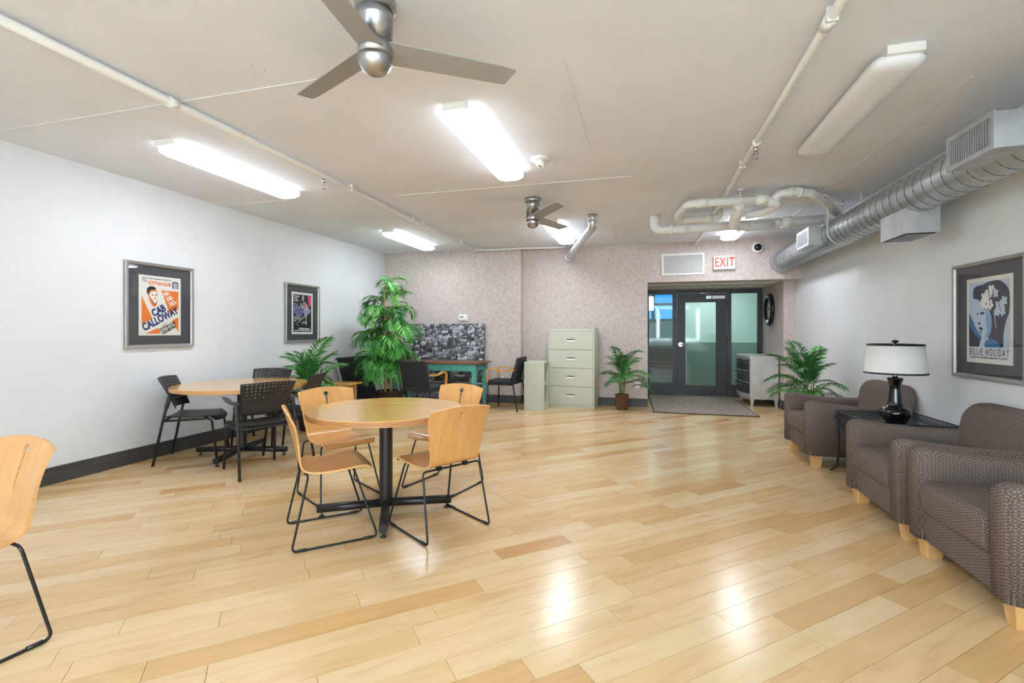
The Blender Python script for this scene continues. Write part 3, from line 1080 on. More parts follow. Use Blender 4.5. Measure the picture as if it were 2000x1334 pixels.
MB().lathe([(0.058, 0.054)] + [(0.058 * math.cos(PI / 2 * k / 6), 0.054 + 0.045 * math.sin(PI / 2 * k / 6)) for k in range(1, 7)], 24).build('lens_dome', M_gloss, dc, None, (PI / 2, 0, 0))
th = thing('thermostat', 'white thermostat on the papered wall above the city canvas', 'thermostat', (-3.18, YB2, 1.53))
MB().rbox((0, -0.006, 0), (0.17, 0.012, 0.13), 0.005, 2).build('back_plate', M_cream, th)
MB().rbox((0, -0.022, 0), (0.135, 0.026, 0.098), 0.008, 2).build('housing', M_white, th)
MB().box(-0.05, 0.012, -0.0365, -0.034, 0.0, 0.03).build('display', mat('lcd_grey', (124, 134, 122), 0.3), th)
MB().box(0.022, 0.05, -0.0365, -0.034, 0.004, 0.026).build('button', M_cream, th)


def outlet(x, y, z, label):
    t = thing('wall_outlet', label, 'outlet', (x, y, z))
    MB().rbox((0, -0.004, 0), (0.072, 0.008, 0.115), 0.003, 2).build('cover_plate', M_white, t)
    for dz in (-0.022, 0.022):
        MB().rbox((0, -0.009, dz), (0.034, 0.004, 0.028), 0.0015, 1).build('socket', M_cream, t)


outlet(-0.09, YB, 0.37, 'white wall outlet behind the wicker potted palm')
outlet(-2.44, YB2, 0.42, 'white wall outlet beside the teal desk')

ck = thing('wall_clock', 'round black rimmed wall clock inside the entrance recess', 'clock', (RX1, 9.55, 1.675), -PI / 2)
m = MB()
m.lathe([(0.195, 0.012), (0.215, 0.05), (0.25, 0.062), (0.285, 0.045), (0.295, 0.015), (0.29, 0.0), (0.195, 0.0)], 48, caps=False)
m.build('rim', mat('black_gloss_rim', (22, 20, 20), 0.25), ck, None, (PI / 2, 0, 0))
MB().lathe([(0.0, 0.014), (0.2, 0.014)], 48, caps=False).build('dial', mat('aged_dial', (214, 208, 190), 0.6), ck, None, (PI / 2, 0, 0))
for k in range(12):
    a = k * PI / 6
    r0, r1 = 0.14, 0.18
    MB().box(-0.007, 0.007, -0.019, -0.0145, r0, r1).build('hour_mark', M_blacktrim, ck, None, (0, a, 0))
MB().box(-0.006, 0.006, -0.022, -0.019, -0.02, 0.10).build('hour_hand', M_blacktrim, ck, None, (0, math.radians(305), 0))
MB().box(-0.004, 0.004, -0.025, -0.022, -0.03, 0.155).build('minute_hand', M_blacktrim, ck, None, (0, math.radians(50), 0))

# ------------------------------------------------------------------ round tables


def edge_table(name, label, x, y, r, ang, stripes, matid):
    t = thing(name, label, 'table', (x, y, 0), 0, 'round pedestal tables')
    z0, z1 = 0.702, 0.74
    MB().lathe([(0.0, z1 - 0.004), (r - 0.001, z1 - 0.004), (r - 0.001, z1), (0.0, z1)], 72, smooth=False).build('top_surface', M_ttop, t)
    if stripes:
        k = 7
        for i in range(k):
            a, b = z0 + (z1 - 0.004 - z0) * i / k, z0 + (z1 - 0.004 - z0) * (i + 1) / k
            rr = r if i % 2 == 0 else r - 0.0015
            MB().lathe([(0.0, a), (rr, a), (rr, b), (0.0, b)], 72, smooth=False).build('ply_layer', M_tedge1 if i % 2 == 0 else M_tedge2, t)
    else:
        MB().lathe([(0.0, z0), (r - 0.003, z0), (r, z0 + 0.004), (r, z1 - 0.004), (0.0, z1 - 0.004)], 72, smooth=False).build('edge_band', M_tedge1, t)
    MB().lathe([(0.0, 0.05), (0.046, 0.05), (0.046, 0.692), (0.17, 0.692), (0.17, 0.702), (0.0, 0.702)], 32, smooth=False).build('post', M_blackm, t)
    for k in range(4):
        a = ang + k * PI / 2
        c, s = math.cos(a), math.sin(a)
        f = MB().tube([(0.03 * c, 0.03 * s, 0.068), (0.46 * c, 0.46 * s, 0.058)], 0.029, 18)
        o = f.build('foot', M_blackm, t)
        MB().lathe([(0.0, 0.0), (0.022, 0.0), (0.020, 0.008), (0.006, 0.012), (0.006, 0.035), (0.0, 0.035)], 14, (0.43 * c, 0.43 * s)).build('glide', M_blackm, o)
    return t


edge_table('round_table', 'round maple table with layered plywood edge among four wooden chairs', -1.765, 3.05, 0.535, math.radians(28), True, 0)
edge_table('round_table', 'round maple table with plain edge among the black chairs', -4.02, 4.06, 0.625, math.radians(16), False, 0)

# ------------------------------------------------------------------ bent plywood sled chairs (local: faces +x)


def ply_shell():
    prof = spline(
                  [(-0.280, 0.0, 0.822), (-0.250, 0.0, 0.73), (-0.222, 0.0, 0.62), (-0.203, 0.0, 0.53), (-0.188, 0.0, 0.475), (-0.155, 0.0, 0.443), (-0.10, 0.0, 0.432), (0.0, 0.0, 0.432), (0.10, 0.0, 0.442), (0.165, 0.0, 0.447), (0.205, 0.0, 0.440), (0.235, 0.0, 0.418)], 4)
    n = len(prof)
    wk = [(0.0, 0.228), (0.10, 0.224), (0.30, 0.200), (0.42, 0.184), (0.50, 0.182), (0.62, 0.200), (0.80, 0.212), (0.95, 0.205), (1.0, 0.19)]

    def width(t):
        for (a, wa), (b, wb) in zip(wk, wk[1:]):
            if a <= t <= b:
                q = (t - a) / (b - a)
                q = q * q * (3 - 2 * q)
                return wa + (wb - wa) * q
        return wk[-1][1]
    ln = [0.0]
    for i in range(1, n):
        ln.append(ln[-1] + (prof[i] - prof[i - 1]).length)
    NU = 15
    m = MB()
    vs = []
    for i in range(n):
        t = ln[i] / ln[-1]
        for j in range(NU):
            s = -1 + 2 * j / (NU - 1)
            p = prof[i].copy()
            back = max(0.0, 1 - t / 0.45)
            p.x += 0.022 * s * s * min(1, back * 1.6)          # sides of the back curl forward
            p.z -= 0.026 * s * s * max(0, 1 - t / 0.12)        # crowned top edge
            if t > 0.5:
                p.z += 0.006 * s * s * (1 - abs(t - 0.75) * 3)
            if t > 0.88:
                p.x -= 0.014 * s * s * (t - 0.88) / 0.12
            vs.append((p.x, s * width(t), p.z))
    fs = []
    for i in range(n - 1):
        for j in range(NU - 1):
            fs.append((i * NU + j, i * NU + j + 1, (i + 1) * NU + j + 1, (i + 1) * NU + j))
    m.add(vs, fs, 0, True)
    o = m.build('shell', [M_ply, M_plye])
    so = o.modifiers.new('s', 'SOLIDIFY')
    so.thickness = 0.0115
    so.offset = 0
    so.material_offset_rim = 1
    kk = [(0.0085, 0.612)] + [(0.021 * math.cos(math.radians(a)), 0.768 + 0.021 * math.sin(math.radians(a))) for a in range(-66, 247, 24)] + [(-0.0085, 0.612), (0.0, 0.606)]
    cut = MB().prism(kk, 'x', -0.5, -0.05).build('cutter', [M_plye, M_plye])
    bo = o.modifiers.new('b', 'BOOLEAN')
    bo.operation = 'DIFFERENCE'
    bo.object = cut
    bo.solver = 'EXACT'
    bake(o)
    o.data.set_sharp_from_angle(angle=math.radians(38))
    bpy.data.objects.remove(cut)
    return o


CH_GROUP = 'bent plywood chairs'


def ply_chair(label):
    t = thing('plywood_chair', label, 'chair', (0, 0, 0), 0, CH_GROUP)
    o = ply_shell()
    o.parent = t
    fw, tw, fl_, rt, ft, zt = 0.236, 0.180, 0.246, -0.155, 0.115, 0.421
    loop = [(-fl_, fw, 0.0075), (rt, tw + 0.035, zt), (rt, -tw - 0.035, zt), (-fl_, -fw, 0.0075), (fl_, -fw, 0.0075), (ft, -tw - 0.005, zt), (ft, tw + 0.005, zt), (fl_, fw, 0.0075)]
    MB().tube(fillet(loop, 0.028, 6, True), 0.0068, 10, True).build('sled_frame', M_blackm, t)
    for sy in (-1, 1):
        for x in (-0.19, 0.185):
            MB().cyl((x - 0.025, sy * fw, 0.0095), (x + 0.025, sy * fw, 0.0095), 0.0094, 10).build('glide', M_black, t)
        for x in (rt, ft):
            MB().box(x - 0.012, x + 0.012, sy * 0.10 - 0.016, sy * 0.10 + 0.016, 0.413, 0.437).build('mount', M_blackm, t)
    return t


c0 = ply_chair('plywood chair seen from its side, front left of the layered edge table')
c0.location = (-1.94, 2.665, 0); c0.rotation_euler = (0, 0, math.radians(43.7))
dup(c0, (-2.32, 3.29, 0), math.radians(-32), 'plywood chair facing the camera, behind left of the layered edge table')
dup(c0, (-1.31, 2.94, 0), math.radians(147), 'plywood chair with its back to the camera, front right of its table')
dup(c0, (-1.607, 3.70, 0), math.radians(-104.5), 'plywood chair half hidden behind the table, nearest the teal desk')
dup(c0, (-2.643, 1.208, 0), math.radians(-98), 'plywood chair cut off at the left edge of the foreground')

# ------------------------------------------------------------------ black perforated chairs (local: faces +x)


def perforated(nu, nv, holes, surf, th):
    """sheet of cells, those in holes pierced by an octagon; surf(u, v) -> point"""
    bm = bmesh.new()
    cache = {}

    def V(u, v):
        k = (round(u, 5), round(v, 5))
        if k not in cache:
            cache[k] = bm.verts.new(surf(u, v))
        return cache[k]
    for i in range(nu):
        for j in range(nv):
            u0, u1, v0, v1 = i / nu, (i + 1) / nu, j / nv, (j + 1) / nv
            um, vm = (u0 + u1) / 2, (v0 + v1) / 2
            if (i, j) in holes:
                outer = [(u1, vm), (u1, v1), (um, v1), (u0, v1), (u0, vm), (u0, v0), (um, v0), (u1, v0)]
                inn = [(um + (u1 - u0) * 0.19 * math.cos(PI / 4 * k), vm + (v1 - v0) * 0.19 * math.sin(PI / 4 * k)) for k in range(8)]
                for k in range(8):
                    bm.faces.new([V(*outer[k]), V(*outer[(k + 1) % 8]), V(*inn[(k + 1) % 8]), V(*inn[k])])
            else:
                ring = [(u0, v0), (um, v0), (u1, v0), (u1, vm), (u1, v1), (um, v1), (u0, v1), (u0, vm)]
                bm.faces.new([V(*q) for q in ring])
    me = bpy.data.meshes.new('perforated')
    bm.to_mesh(me); bm.free()
    for p in me.polygons:
        p.use_smooth = True
    o = link('backrest', me)
    me.materials.append(M_black)
    so = o.modifiers.new('s', 'SOLIDIFY')
    so.thickness = th
    so.offset = 0
    return bake(o)


def black_chair(label):
    t = thing('perforated_chair', label, 'chair', (0, 0, 0), 0, 'black perforated chairs')

    def bsurf(u, v):
        s = -1 + 2 * u
        hw = 0.195 + 0.04 * v
        z = 0.535 + 0.300 * v - 0.010 * s * s * v
        x = -0.165 - 0.115 * v - 0.02 * v * v + 0.055 * s * s
        return (x, s * hw, z)
    holes = {(i, j) for i in range(1, 13) for j in range(5, 10) if not (j == 5 and i % 2)}
    bk = perforated(14, 10, holes, bsurf, 0.008)
    bk.parent = t
    # seat: dished plastic pan with waterfall front
    m = MB()
    vs = []
    NX, NY = 12, 9
    for i in range(NX + 1):
        q = i / NX
        x = -0.20 + 0.46 * q
        for j in range(NY + 1):
            s = -1 + 2 * j / NY
            hw = 0.205 + 0.025 * math.sin(q * PI * 0.8)
            z = 0.452 - 0.012 * math.sin(q * PI) + 0.014 * s * s - (0.05 * ((q - 0.82) / 0.18) ** 2 if q > 0.82 else 0)
            xx = x - (0.03 * s * s if q > 0.9 else 0)
            vs.append((xx, s * hw, z))
    k = len(vs)
    vs += [(a, b_, c - 0.010) for a, b_, c in vs]
    fs = []
    for i in range(NX):
        for j in range(NY):
            a = i * (NY + 1) + j
            fs.append((a, a + NY + 1, a + NY + 2, a + 1))
            fs.append((a + k, a + 1 + k, a + NY + 2 + k, a + NY + 1 + k))
    bd = [j for j in range(NY + 1)] + [i * (NY + 1) + NY for i in range(1, NX + 1)] + [NX * (NY + 1) + j for j in range(NY - 1, -1, -1)] + [i * (NY + 1) for i in range(NX - 1, 0, -1)]
    for i in range(len(bd)):
        a, b_ = bd[i], bd[(i + 1) % len(bd)]
        fs.append((a, b_, b_ + k, a + k))
    m.add(vs, fs, 0, True)
    m.build('seat', M_black, t)
    for s in (-1, 1):
        y = s * 0.242
        MB().tube([(-0.285, y * 1.04, 0.0), (-0.205, y, 0.43), (-0.155, y, 0.645)], 0.0125, 12).build('rear_leg', M_blackm, t)
        MB().tube(fillet([(0.245, s * 0.225, 0.0), (0.195, s * 0.215, 0.428), (-0.20, y, 0.425)], 0.05), 0.0120, 12).build('front_leg', M_blackm, t)
        # bracket joining back and leg, with a swept stub armrest
        MB().rbox((-0.162, y, 0.605), (0.034, 0.036, 0.13), 0.012, 3, lambda a, b_, c: (a + (c - 0.605) * 0.25, b_, c)).build('bracket', M_black, t)
        arm = spline([(-0.175, y - s * 0.02, 0.640), (-0.125, y + s * 0.006, 0.648), (-0.06, y + s * 0.022, 0.660), (0.01, y + s * 0.030, 0.682), (0.07, y + s * 0.032, 0.690)], 5)
        mm = MB()
        vs = []
        na = len(arm)
        for i, p in enumerate(arm):
            q = i / (na - 1)
            wy = 0.018 + 0.012 * math.sin(q * PI)
            tz = 0.013 * (1 - 0.6 * q)
            for k2 in range(10):
                a = 2 * PI * k2 / 10
                vs.append((p.x, p.y + wy * math.cos(a), p.z + tz * math.sin(a)))
        fs = []
        for i in range(na - 1):
            for k2 in range(10):
                fs.append((i * 10 + k2, i * 10 + (k2 + 1) % 10, (i + 1) * 10 + (k2 + 1) % 10, (i + 1) * 10 + k2))
        fs += [list(range(10))[::-1], [(na - 1) * 10 + k2 for k2 in range(10)]]
        if s > 0:
            pass
        mm.add(vs, [list(f)[::-1] for f in fs], 0, True)
        mm.build('armrest', M_black, t)
    MB().tube([(-0.205, -0.242, 0.426), (-0.205, 0.242, 0.426)], 0.010, 10).build('crossbar', M_blackm, t)
    MB().tube([(0.12, -0.217, 0.424), (0.12, 0.217, 0.424)], 0.010, 10).build('crossbar', M_blackm, t)
    return t


b0 = black_chair('black perforated chair in profile against the white wall, at the table end')
b0.location = (-4.385, 3.845, 0); b0.rotation_euler = (0, 0, math.radians(33))
dup(b0, (-3.45, 3.68, 0), math.radians(152), 'black perforated chair with its back to the camera')
dup(b0, (-4.28, 4.62, 0), math.radians(-74), 'black perforated chair facing the camera beyond the table, before the palm')
dup(b0, (-3.62, 4.38, 0), math.radians(197), 'black perforated chair seen edge on behind the plywood chair')

# ------------------------------------------------------------------ armchairs (local: faces +x, origin under the seat centre)


def armchair(label):
    t = thing('armchair', label, 'armchair', (0, 0, 0), 0, 'patterned armchairs')
    # front rail and under-frame
    MB().rbox((0.0, 0, 0.195), (0.80, 0.66, 0.19), 0.02, 3).build('base', M_fabric, t)
    # arms: rounded tops, sloping down to the back, front faces leaning out a little
    for s in (-1, 1):
        m = MB()
        secs = []
        NX = 14
        for i in range(NX + 1):
            q = i / NX
            x = 0.43 - 0.72 * q
            top = 0.632 - 0.050 * q - 0.02 * math.sin(q * PI)
            hw = 0.078 - 0.006 * q
            e = 0.0
            if q < 0.12:                                   # soft front edge
                e = 0.030 * (1 - math.sqrt(max(0, 1 - (1 - q / 0.12) ** 2)))
            pts = []
            pts.append((x, -hw + e, 0.112))
            for k in range(13):
                a = PI - PI * k / 12
                ca, sa = math.cos(a), math.sin(a)
                px = math.copysign(abs(ca) ** 0.62, ca) * (hw - e)
                pz = top - e - 0.085 + 0.085 * abs(sa) ** 0.62
                pts.append((x, px, pz))
            pts.append((x, hw - e, 0.112))
            # lower part slightly narrower than the roll
            secs.append([(a, b * (0.90 + 0.10 * min(1, max(0, (c - 0.15) / 0.35))), c) for a, b, c in pts])
        n = len(secs[0])
        vs = [p for sct in secs for p in sct]
        fs = []
        for i in range(NX):
            for j in range(n):
                fs.append((i * n + j, i * n + (j + 1) % n, (i + 1) * n + (j + 1) % n, (i + 1) * n + j))
        fs.append(list(range(n))[::-1])
        fs.append([NX * n + j for j in range(n)])
        m.add([(a, b + s * 0.338, c) for a, b, c in vs], fs, 0, True)
        o = m.build('arm', M_fabric, t)
        bm = bmesh.new(); bm.from_mesh(o.data); bmesh.ops.recalc_face_normals(bm, faces=bm.faces); bm.to_mesh(o.data); bm.free()
    # seat cushion with a crowned top and rolled front

    def seatfn(a, b, c):
        q = max(0.0, 1 - (a / 0.40) ** 2) * max(0.0, 1 - (b / 0.30) ** 2)
        if c > 0.36:
            c += 0.022 * q
        return (a, b, c)
    MB().rbox((0.085, 0, 0.355), (0.70, 0.532, 0.185), (0.055, 0.02, 0.055), 5, seatfn).build('seat_cushion', M_fabric, t)

    def backfn(a, b, c):
        k = (c - 0.30) / 0.52
        y = abs(b) / 0.395
        if k > 0.35:
            c -= 0.115 * y ** 3.2 * (k - 0.35) / 0.65      # big round top corners
        a -= 0.10 * max(0, k)                             # rake
        if a > -0.33:
            a += 0.02 * (1 - y * y)
        return (a, b * (1.0 + 0.02 * math.sin(max(0, min(1, k)) * PI)), c)
    MB().rbox((-0.29, 0, 0.50), (0.20, 0.79, 0.64), (0.075, 0.12, 0.10), 7, backfn).build('backrest', M_fabric, t)
    MB().box(-0.40, -0.20, -0.34, 0.34, 0.112, 0.30).build('back_frame', M_fabric, t)
    for sx, sy in ((1, 1), (1, -1), (-1, 1), (-1, -1)):
        x, y = 0.345 * sx, 0.335 * sy
        m = MB()
        o0 = [(-0.042, -0.042), (0.030, -0.042), (0.042, -0.030), (0.042, 0.042), (-0.042, 0.042)]
        vs = [(x + a * 0.82 * sx, y + b * 0.82 * sy, 0.0) for a, b in o0] + [(x + a * 1.15 * sx, y + b * 1.15 * sy, 0.118) for a, b in o0]
        n = 5
        fs = [list(range(n))[::-1], list(range(n, 2 * n))] + [(i, (i + 1) % n, (i + 1) % n + n, i + n) for i in range(n)]
        if sx * sy < 0:
            fs = [list(f)[::-1] for f in fs]
        m.add(vs, fs)
        m.build('leg', M_legw, t)
    return t


ac = armchair('brown patterned armchair farthest away, between the palm and the lamp table')
ac.location = (1.93, 5.50, 0); ac.rotation_euler = (0, 0, PI)
dup(ac, (1.93, 3.83, 0), PI, 'brown patterned armchair in the middle, next to the lamp table on the near side')
dup(ac, (1.93, 2.93, 0), PI, 'brown patterned armchair nearest the camera at the right edge')

# ------------------------------------------------------------------ lamp table and lamp
st = thing('side_table', 'small dark iron side table with gallery rail holding the lamp', 'table', (2.0, 4.66, 0))
zt = 0.522
hx_, hy_ = 0.30, 0.335
MB().box(-hx_, hx_, -hy_, hy_, zt, zt + 0.012).build('top', mat('slate_glass_top', (66, 74, 78), 0.08), st)
f = MB()
f.box(-hx_ - 0.012, hx_ + 0.012, -hy_ - 0.012, -hy_ + 0.004, zt - 0.03, zt + 0.006).box(-hx_ - 0.012, hx_ + 0.012, hy_ - 0.004, hy_ + 0.012, zt - 0.03, zt + 0.006)
f.box(-hx_ - 0.012, -hx_ + 0.004, -hy_, hy_, zt - 0.03, zt + 0.006).box(hx_ - 0.004, hx_ + 0.012, -hy_, hy_, zt - 0.03, zt + 0.006)
f.build('apron', M_iron, st)
g = MB()
for (a, b_) in (((-hx_, -hy_), (hx_, -hy_)), ((hx_, -hy_), (hx_, hy_)), ((hx_, hy_), (-hx_, hy_)), ((-hx_, hy_), (-hx_, -hy_))):
    g.tube([(a[0], a[1], zt + 0.045), (b_[0], b_[1], zt + 0.045)], 0.005, 8)
g.build('gallery_rail', M_iron, st)
sp = MB()
for (a, b_) in (((-hx_, -hy_), (hx_, -hy_)), ((hx_, -hy_), (hx_, hy_)), ((hx_, hy_), (-hx_, hy_)), ((-hx_, hy_), (-hx_, -hy_))):
    nn = 34
    for k in range(nn):
        q = (k + 0.5) / nn
        x, y = a[0] + (b_[0] - a[0]) * q, a[1] + (b_[1] - a[1]) * q
        sp.box(x - 0.0022, x + 0.0022, y - 0.0022, y + 0.0022, zt + 0.006, zt + 0.045)
o = sp.build('gallery_spindles', M_iron, st)
o['kind'] = 'stuff'
for sx in (-1, 1):
    for sy in (-1, 1):
        x, y = sx * (hx_ - 0.005), sy * (hy_ - 0.005)
        MB().tube(spline([(x, y, zt - 0.01), (x * 0.985, y * 0.985, 0.40), (x * 0.99, y * 0.99, 0.12), (x * 1.06, y * 1.06, 0.03), (x * 1.13, y * 1.13, 0.008)], 5), 0.0105, 10).build('leg', M_iron, st)
for sy in (-1, 1):
    y = sy * (hy_ - 0.01)
    MB().tube([(-hx_, y, 0.46), (hx_, y, 0.14)], 0.006, 8).tube([(hx_, y, 0.46), (-hx_, y, 0.14)], 0.006, 8).build('cross_brace', M_iron, st)
for sx in (-1, 1):
    x = sx * (hx_ - 0.005)
    MB().tube([(x, -hy_, 0.46), (x, hy_, 0.14)], 0.006, 8).tube([(x, hy_, 0.46), (x, -hy_, 0.14)], 0.006, 8).build('cross_brace', M_iron, st)

lm = thing('table_lamp', 'table lamp with glossy black gourd base and off white drum shade', 'lamp', (2.0, 4.63, zt + 0.012))
prof = spline([(0.001, 0, 0.0), (0.062, 0, 0.0), (0.082, 0, 0.018), (0.103, 0, 0.055), (0.107, 0, 0.088), (0.094, 0, 0.118), (0.064, 0, 0.138), (0.052, 0, 0.16), (0.046, 0, 0.20), (0.041, 0, 0.25), (0.038, 0, 0.29), (0.043, 0, 0.325), (0.053, 0, 0.355), (0.053, 0, 0.362), (0.044, 0, 0.37), (0.001, 0, 0.37)], 4)
MB().lathe([(p.x, p.z) for p in prof], 48).build('base', M_gloss, lm)
MB().lathe([(0.0, 0.37), (0.020, 0.37), (0.020, 0.40), (0.010, 0.40), (0.010, 0.66), (0.0, 0.66)], 16).build('neck', M_chrome, lm)
zs0, zs1, rs0, rs1 = 0.405, 0.645, 0.212, 0.189
MB().lathe([(rs0, zs0), (rs1, zs1), (rs1 - 0.003, zs1), (rs0 - 0.003, zs0), (rs0, zs0)], 56, caps=False).build('shade', M_shade, lm)
MB().lathe([(rs0 + 0.002, zs0 - 0.002), (rs0 + 0.001, zs0 + 0.012), (rs0 - 0.004, zs0 + 0.012), (rs0 - 0.004, zs0 - 0.002), (rs0 + 0.002, zs0 - 0.002)], 56, caps=False).build('shade_trim', M_blacktrim, lm)
MB().lathe([(rs1 + 0.003, zs1 - 0.012), (rs1 + 0.002, zs1 + 0.002), (rs1 - 0.004, zs1 + 0.002), (rs1 - 0.004, zs1 - 0.012), (rs1 + 0.003, zs1 - 0.012)], 56, caps=False).build('shade_trim', M_blacktrim, lm)
sp_ = MB()
for k in range(3):
    a = k * 2 * PI / 3
    sp_.tube([(0, 0, zs1 - 0.012), (rs1 * math.cos(a), rs1 * math.sin(a), zs1 - 0.004)], 0.003, 6)
sp_.build('shade_spider', M_chrome, lm)
MB().lathe([(0.0, 0.655), (0.016, 0.655), (0.024, 0.664), (0.022, 0.675), (0.0, 0.682)], 20).build('finial', M_gloss, lm)

# ------------------------------------------------------------------ palms


def frond_mesh(name, L, npairs, leaf, droop, mats, spread=56, wid=0.0135, seed=1, start=0.22):
    """arching frond along +x rising to +z; leaflets on both sides"""
    rd = random.Random(seed)
    m = MB()
    pts = []
    NS = 12
    a0 = math.radians(66)
    x = z = 0.0
    for i in range(NS + 1):
        q = i / NS
        pts.append(Vector((x, 0, z)))
        a = a0 - droop * q ** 1.3
        x += L / NS * math.cos(a)
        z += L / NS * math.sin(a)
    m.tube(pts, [0.0055 * (1 - 0.75 * i / NS) for i in range(NS + 1)], 5, mi=1)

    def at(q):
        f_ = q * NS
        i = min(int(f_), NS - 1)
        return pts[i].lerp(pts[i + 1], f_ - i), (pts[i + 1] - pts[i]).normalized()
    for k in range(npairs):
        q = start + (1 - start) * (k + 0.5) / npairs
        p, tg = at(min(q, 0.995))
        up = Vector((-tg.z, 0, tg.x))
        ll = leaf * (math.sin(PI * (0.18 + 0.74 * (q - start) / (1 - start))) ** 0.7) * rd.uniform(0.88, 1.1)
        for s in (-1, 1):
            sp2 = math.radians(spread * (1 - 0.45 * q) + rd.uniform(-6, 6))
            dr = (tg * math.cos(sp2) + Vector((0, s, 0)) * math.sin(sp2) + up * rd.uniform(0.02, 0.22)).normalized()
            sd_ = dr.cross(up).normalized() * wid
            p1 = p + dr * ll * 0.45 + Vector((0, 0, -0.02 * ll))
            p2 = p + dr * ll + Vector((0, 0, -0.30 * ll))
            fold = up * wid * 0.5
            m.add([p, p1 + sd_ + fold, p2, p1 - sd_ + fold, p1], [(0, 4, 1), (4, 2, 1), (0, 3, 4), (4, 3, 2)], 0, False)
    tip, tg = at(0.99)
    sd_ = Vector((0, 1, 0)) * wid
    m.add([tip, tip + tg * leaf * 0.3 + sd_, tip + tg * leaf * 0.6, tip + tg * leaf * 0.3 - sd_], [(0, 3, 2, 1)], 0)
    return m.mesh(name, mats)


FR = [frond_mesh('frond_a', 1.0, 32, 0.34, math.radians(70), [M_leaf, M_stem], seed=3),
      frond_mesh('frond_b', 1.0, 32, 0.34, math.radians(100), [M_leaf, M_stem], seed=4),
      frond_mesh('frond_c', 1.0, 30, 0.32, math.radians(45), [M_leaf, M_stem], seed=5)]
FB = [frond_mesh('spray_a', 0.5, 9, 0.25, math.radians(115), [M_leaf2, M_stem], 54, 0.017, 6, 0.25),
      frond_mesh('spray_b', 0.5, 9, 0.25, math.radians(145), [M_leaf2, M_stem], 54, 0.017, 7, 0.25)]


def palm(name, label, loc, fronds, pot, hstem, seed, walls=()):
    rd = random.Random(seed)
    t = thing(name, label, 'plant', loc, 0.0, 'potted areca palms')
    hp = 0.24
    if pot == 'wicker':
        MB().lathe([(0.0, 0.0), (0.088, 0.0), (0.096, 0.10), (0.106, 0.235), (0.114, 0.24), (0.112, 0.252), (0.098, 0.252), (0.095, 0.20), (0.0, 0.20)], 32).build('basket_pot', M_wicker, t)
    else:
        MB().lathe([(0.0, 0.0), (0.10, 0.0), (0.125, 0.235), (0.135, 0.24), (0.135, 0.262), (0.118, 0.262), (0.113, 0.21), (0.0, 0.21)], 32).build('pot', M_pot, t)
    MB().lathe([(0.0, 0.222), (0.06, 0.225), (0.105, 0.212), (0.10, 0.205), (0.0, 0.205)], 20).build('moss', M_soil, t)
    sm = MB()
    bases = []
    for k in range(5):
        a = k * 2 * PI / 5 + 0.4
        top = Vector((0.06 * math.cos(a), 0.06 * math.sin(a), hstem * rd.uniform(0.75, 1.0)))
        sm.tube([(0.03 * math.cos(a), 0.03 * math.sin(a), 0.2), top], [0.009, 0.006], 8)
        bases.append(top)
    sm.build('stem', M_stem, t)
    for i, (az, tilt, sc_, vr, hz) in enumerate(fronds):
        b_ = bases[i % 5]
        for (wx, wy, wd) in walls:                         # keep fronds clear of the walls
            cs = math.cos(math.radians(az)) * wx + math.sin(math.radians(az)) * wy
            if cs > 0.1:
                sc_ = min(sc_, (wd - 0.06) / (0.98 * cs + 0.16))
        o = link('frond', FR[vr], t, (b_.x * 0.6, b_.y * 0.6, b_.z * hz), (rd.uniform(-0.15, 0.15), math.radians(tilt), math.radians(az)))
        o.scale = (sc_, sc_, sc_)
    return t


def ring_fronds(seed, n, s0, s1):
    rd = random.Random(seed)
    out = []
    for i in range(n):
        q = i / (n - 1)
        az = i * 137.5 + rd.uniform(-12, 12)
        tilt = -24 + 50 * (1 - q) + rd.uniform(-6, 6)
        out.append((az, tilt, s0 + (s1 - s0) * rd.random(), rd.choice([0, 0, 1, 2]) if q > 0.5 else rd.choice([0, 1, 1]), 0.55 + 0.45 * q))
    return out


palm('potted_palm', 'leafy palm in a brown wicker pot beside the filing cabinet', (-0.335, 8.06, 0), ring_fronds(21, 30, 0.44, 0.56), 'wicker', 0.72, 1, ((0, 1, 0.34), (-1, 0, 0.42)))
palm('potted_palm', 'palm rising behind the black chairs by the left wall', (-4.22, 5.32, 0), ring_fronds(22, 28, 0.52, 0.70), 'pot', 0.66, 2, ((-1, 0, 0.56),))
palm('potted_palm', 'palm standing behind the farthest armchair by the right wall', (1.94, 6.55, 0), ring_fronds(23, 28, 0.48, 0.62), 'pot', 0.80, 3, ((1, 0, 0.44),))

bp_ = thing('bamboo_palm', 'tall bushy artificial bamboo palm in the left corner behind the desk', 'plant', (-4.00, 6.96, 0))
MB().lathe([(0.0, 0.0), (0.13, 0.0), (0.165, 0.30), (0.178, 0.305), (0.178, 0.33), (0.158, 0.33), (0.150, 0.27), (0.0, 0.27)], 32).build('pot', M_pot, bp_)
MB().lathe([(0.0, 0.29), (0.10, 0.295), (0.15, 0.28), (0.14, 0.27), (0.0, 0.27)], 20).build('moss', M_soil, bp_)
rd = random.Random(31)
canes = []
for k, (x, y, hgt, lean) in enumerate(((-0.06, 0.02, 1.85, (-0.06, 0.03)), (0.05, 0.04, 1.95, (0.05, 0.02)), (0.0, -0.06, 2.0, (0.0, -0.04)), (0.08, -0.05, 1.55, (0.12, -0.06)), (-0.08, -0.05, 1.45, (-0.12, -0.04)))):
    p0, p1 = Vector((x, y, 0.28)), Vector((x + lean[0], y + lean[1], hgt))
    m = MB()
    nseg = 11
    pts, rs = [], []
    for i in range(nseg * 3 + 1):
        q = i / (nseg * 3)
        pts.append(p0.lerp(p1, q))
        rs.append((0.017 if i % 3 == 0 else 0.0135) * (1 - 0.35 * q))
    m.tube(pts, rs, 10)
    m.build('cane', M_cane, bp_)
    canes.append((p0, p1))
nf = 165
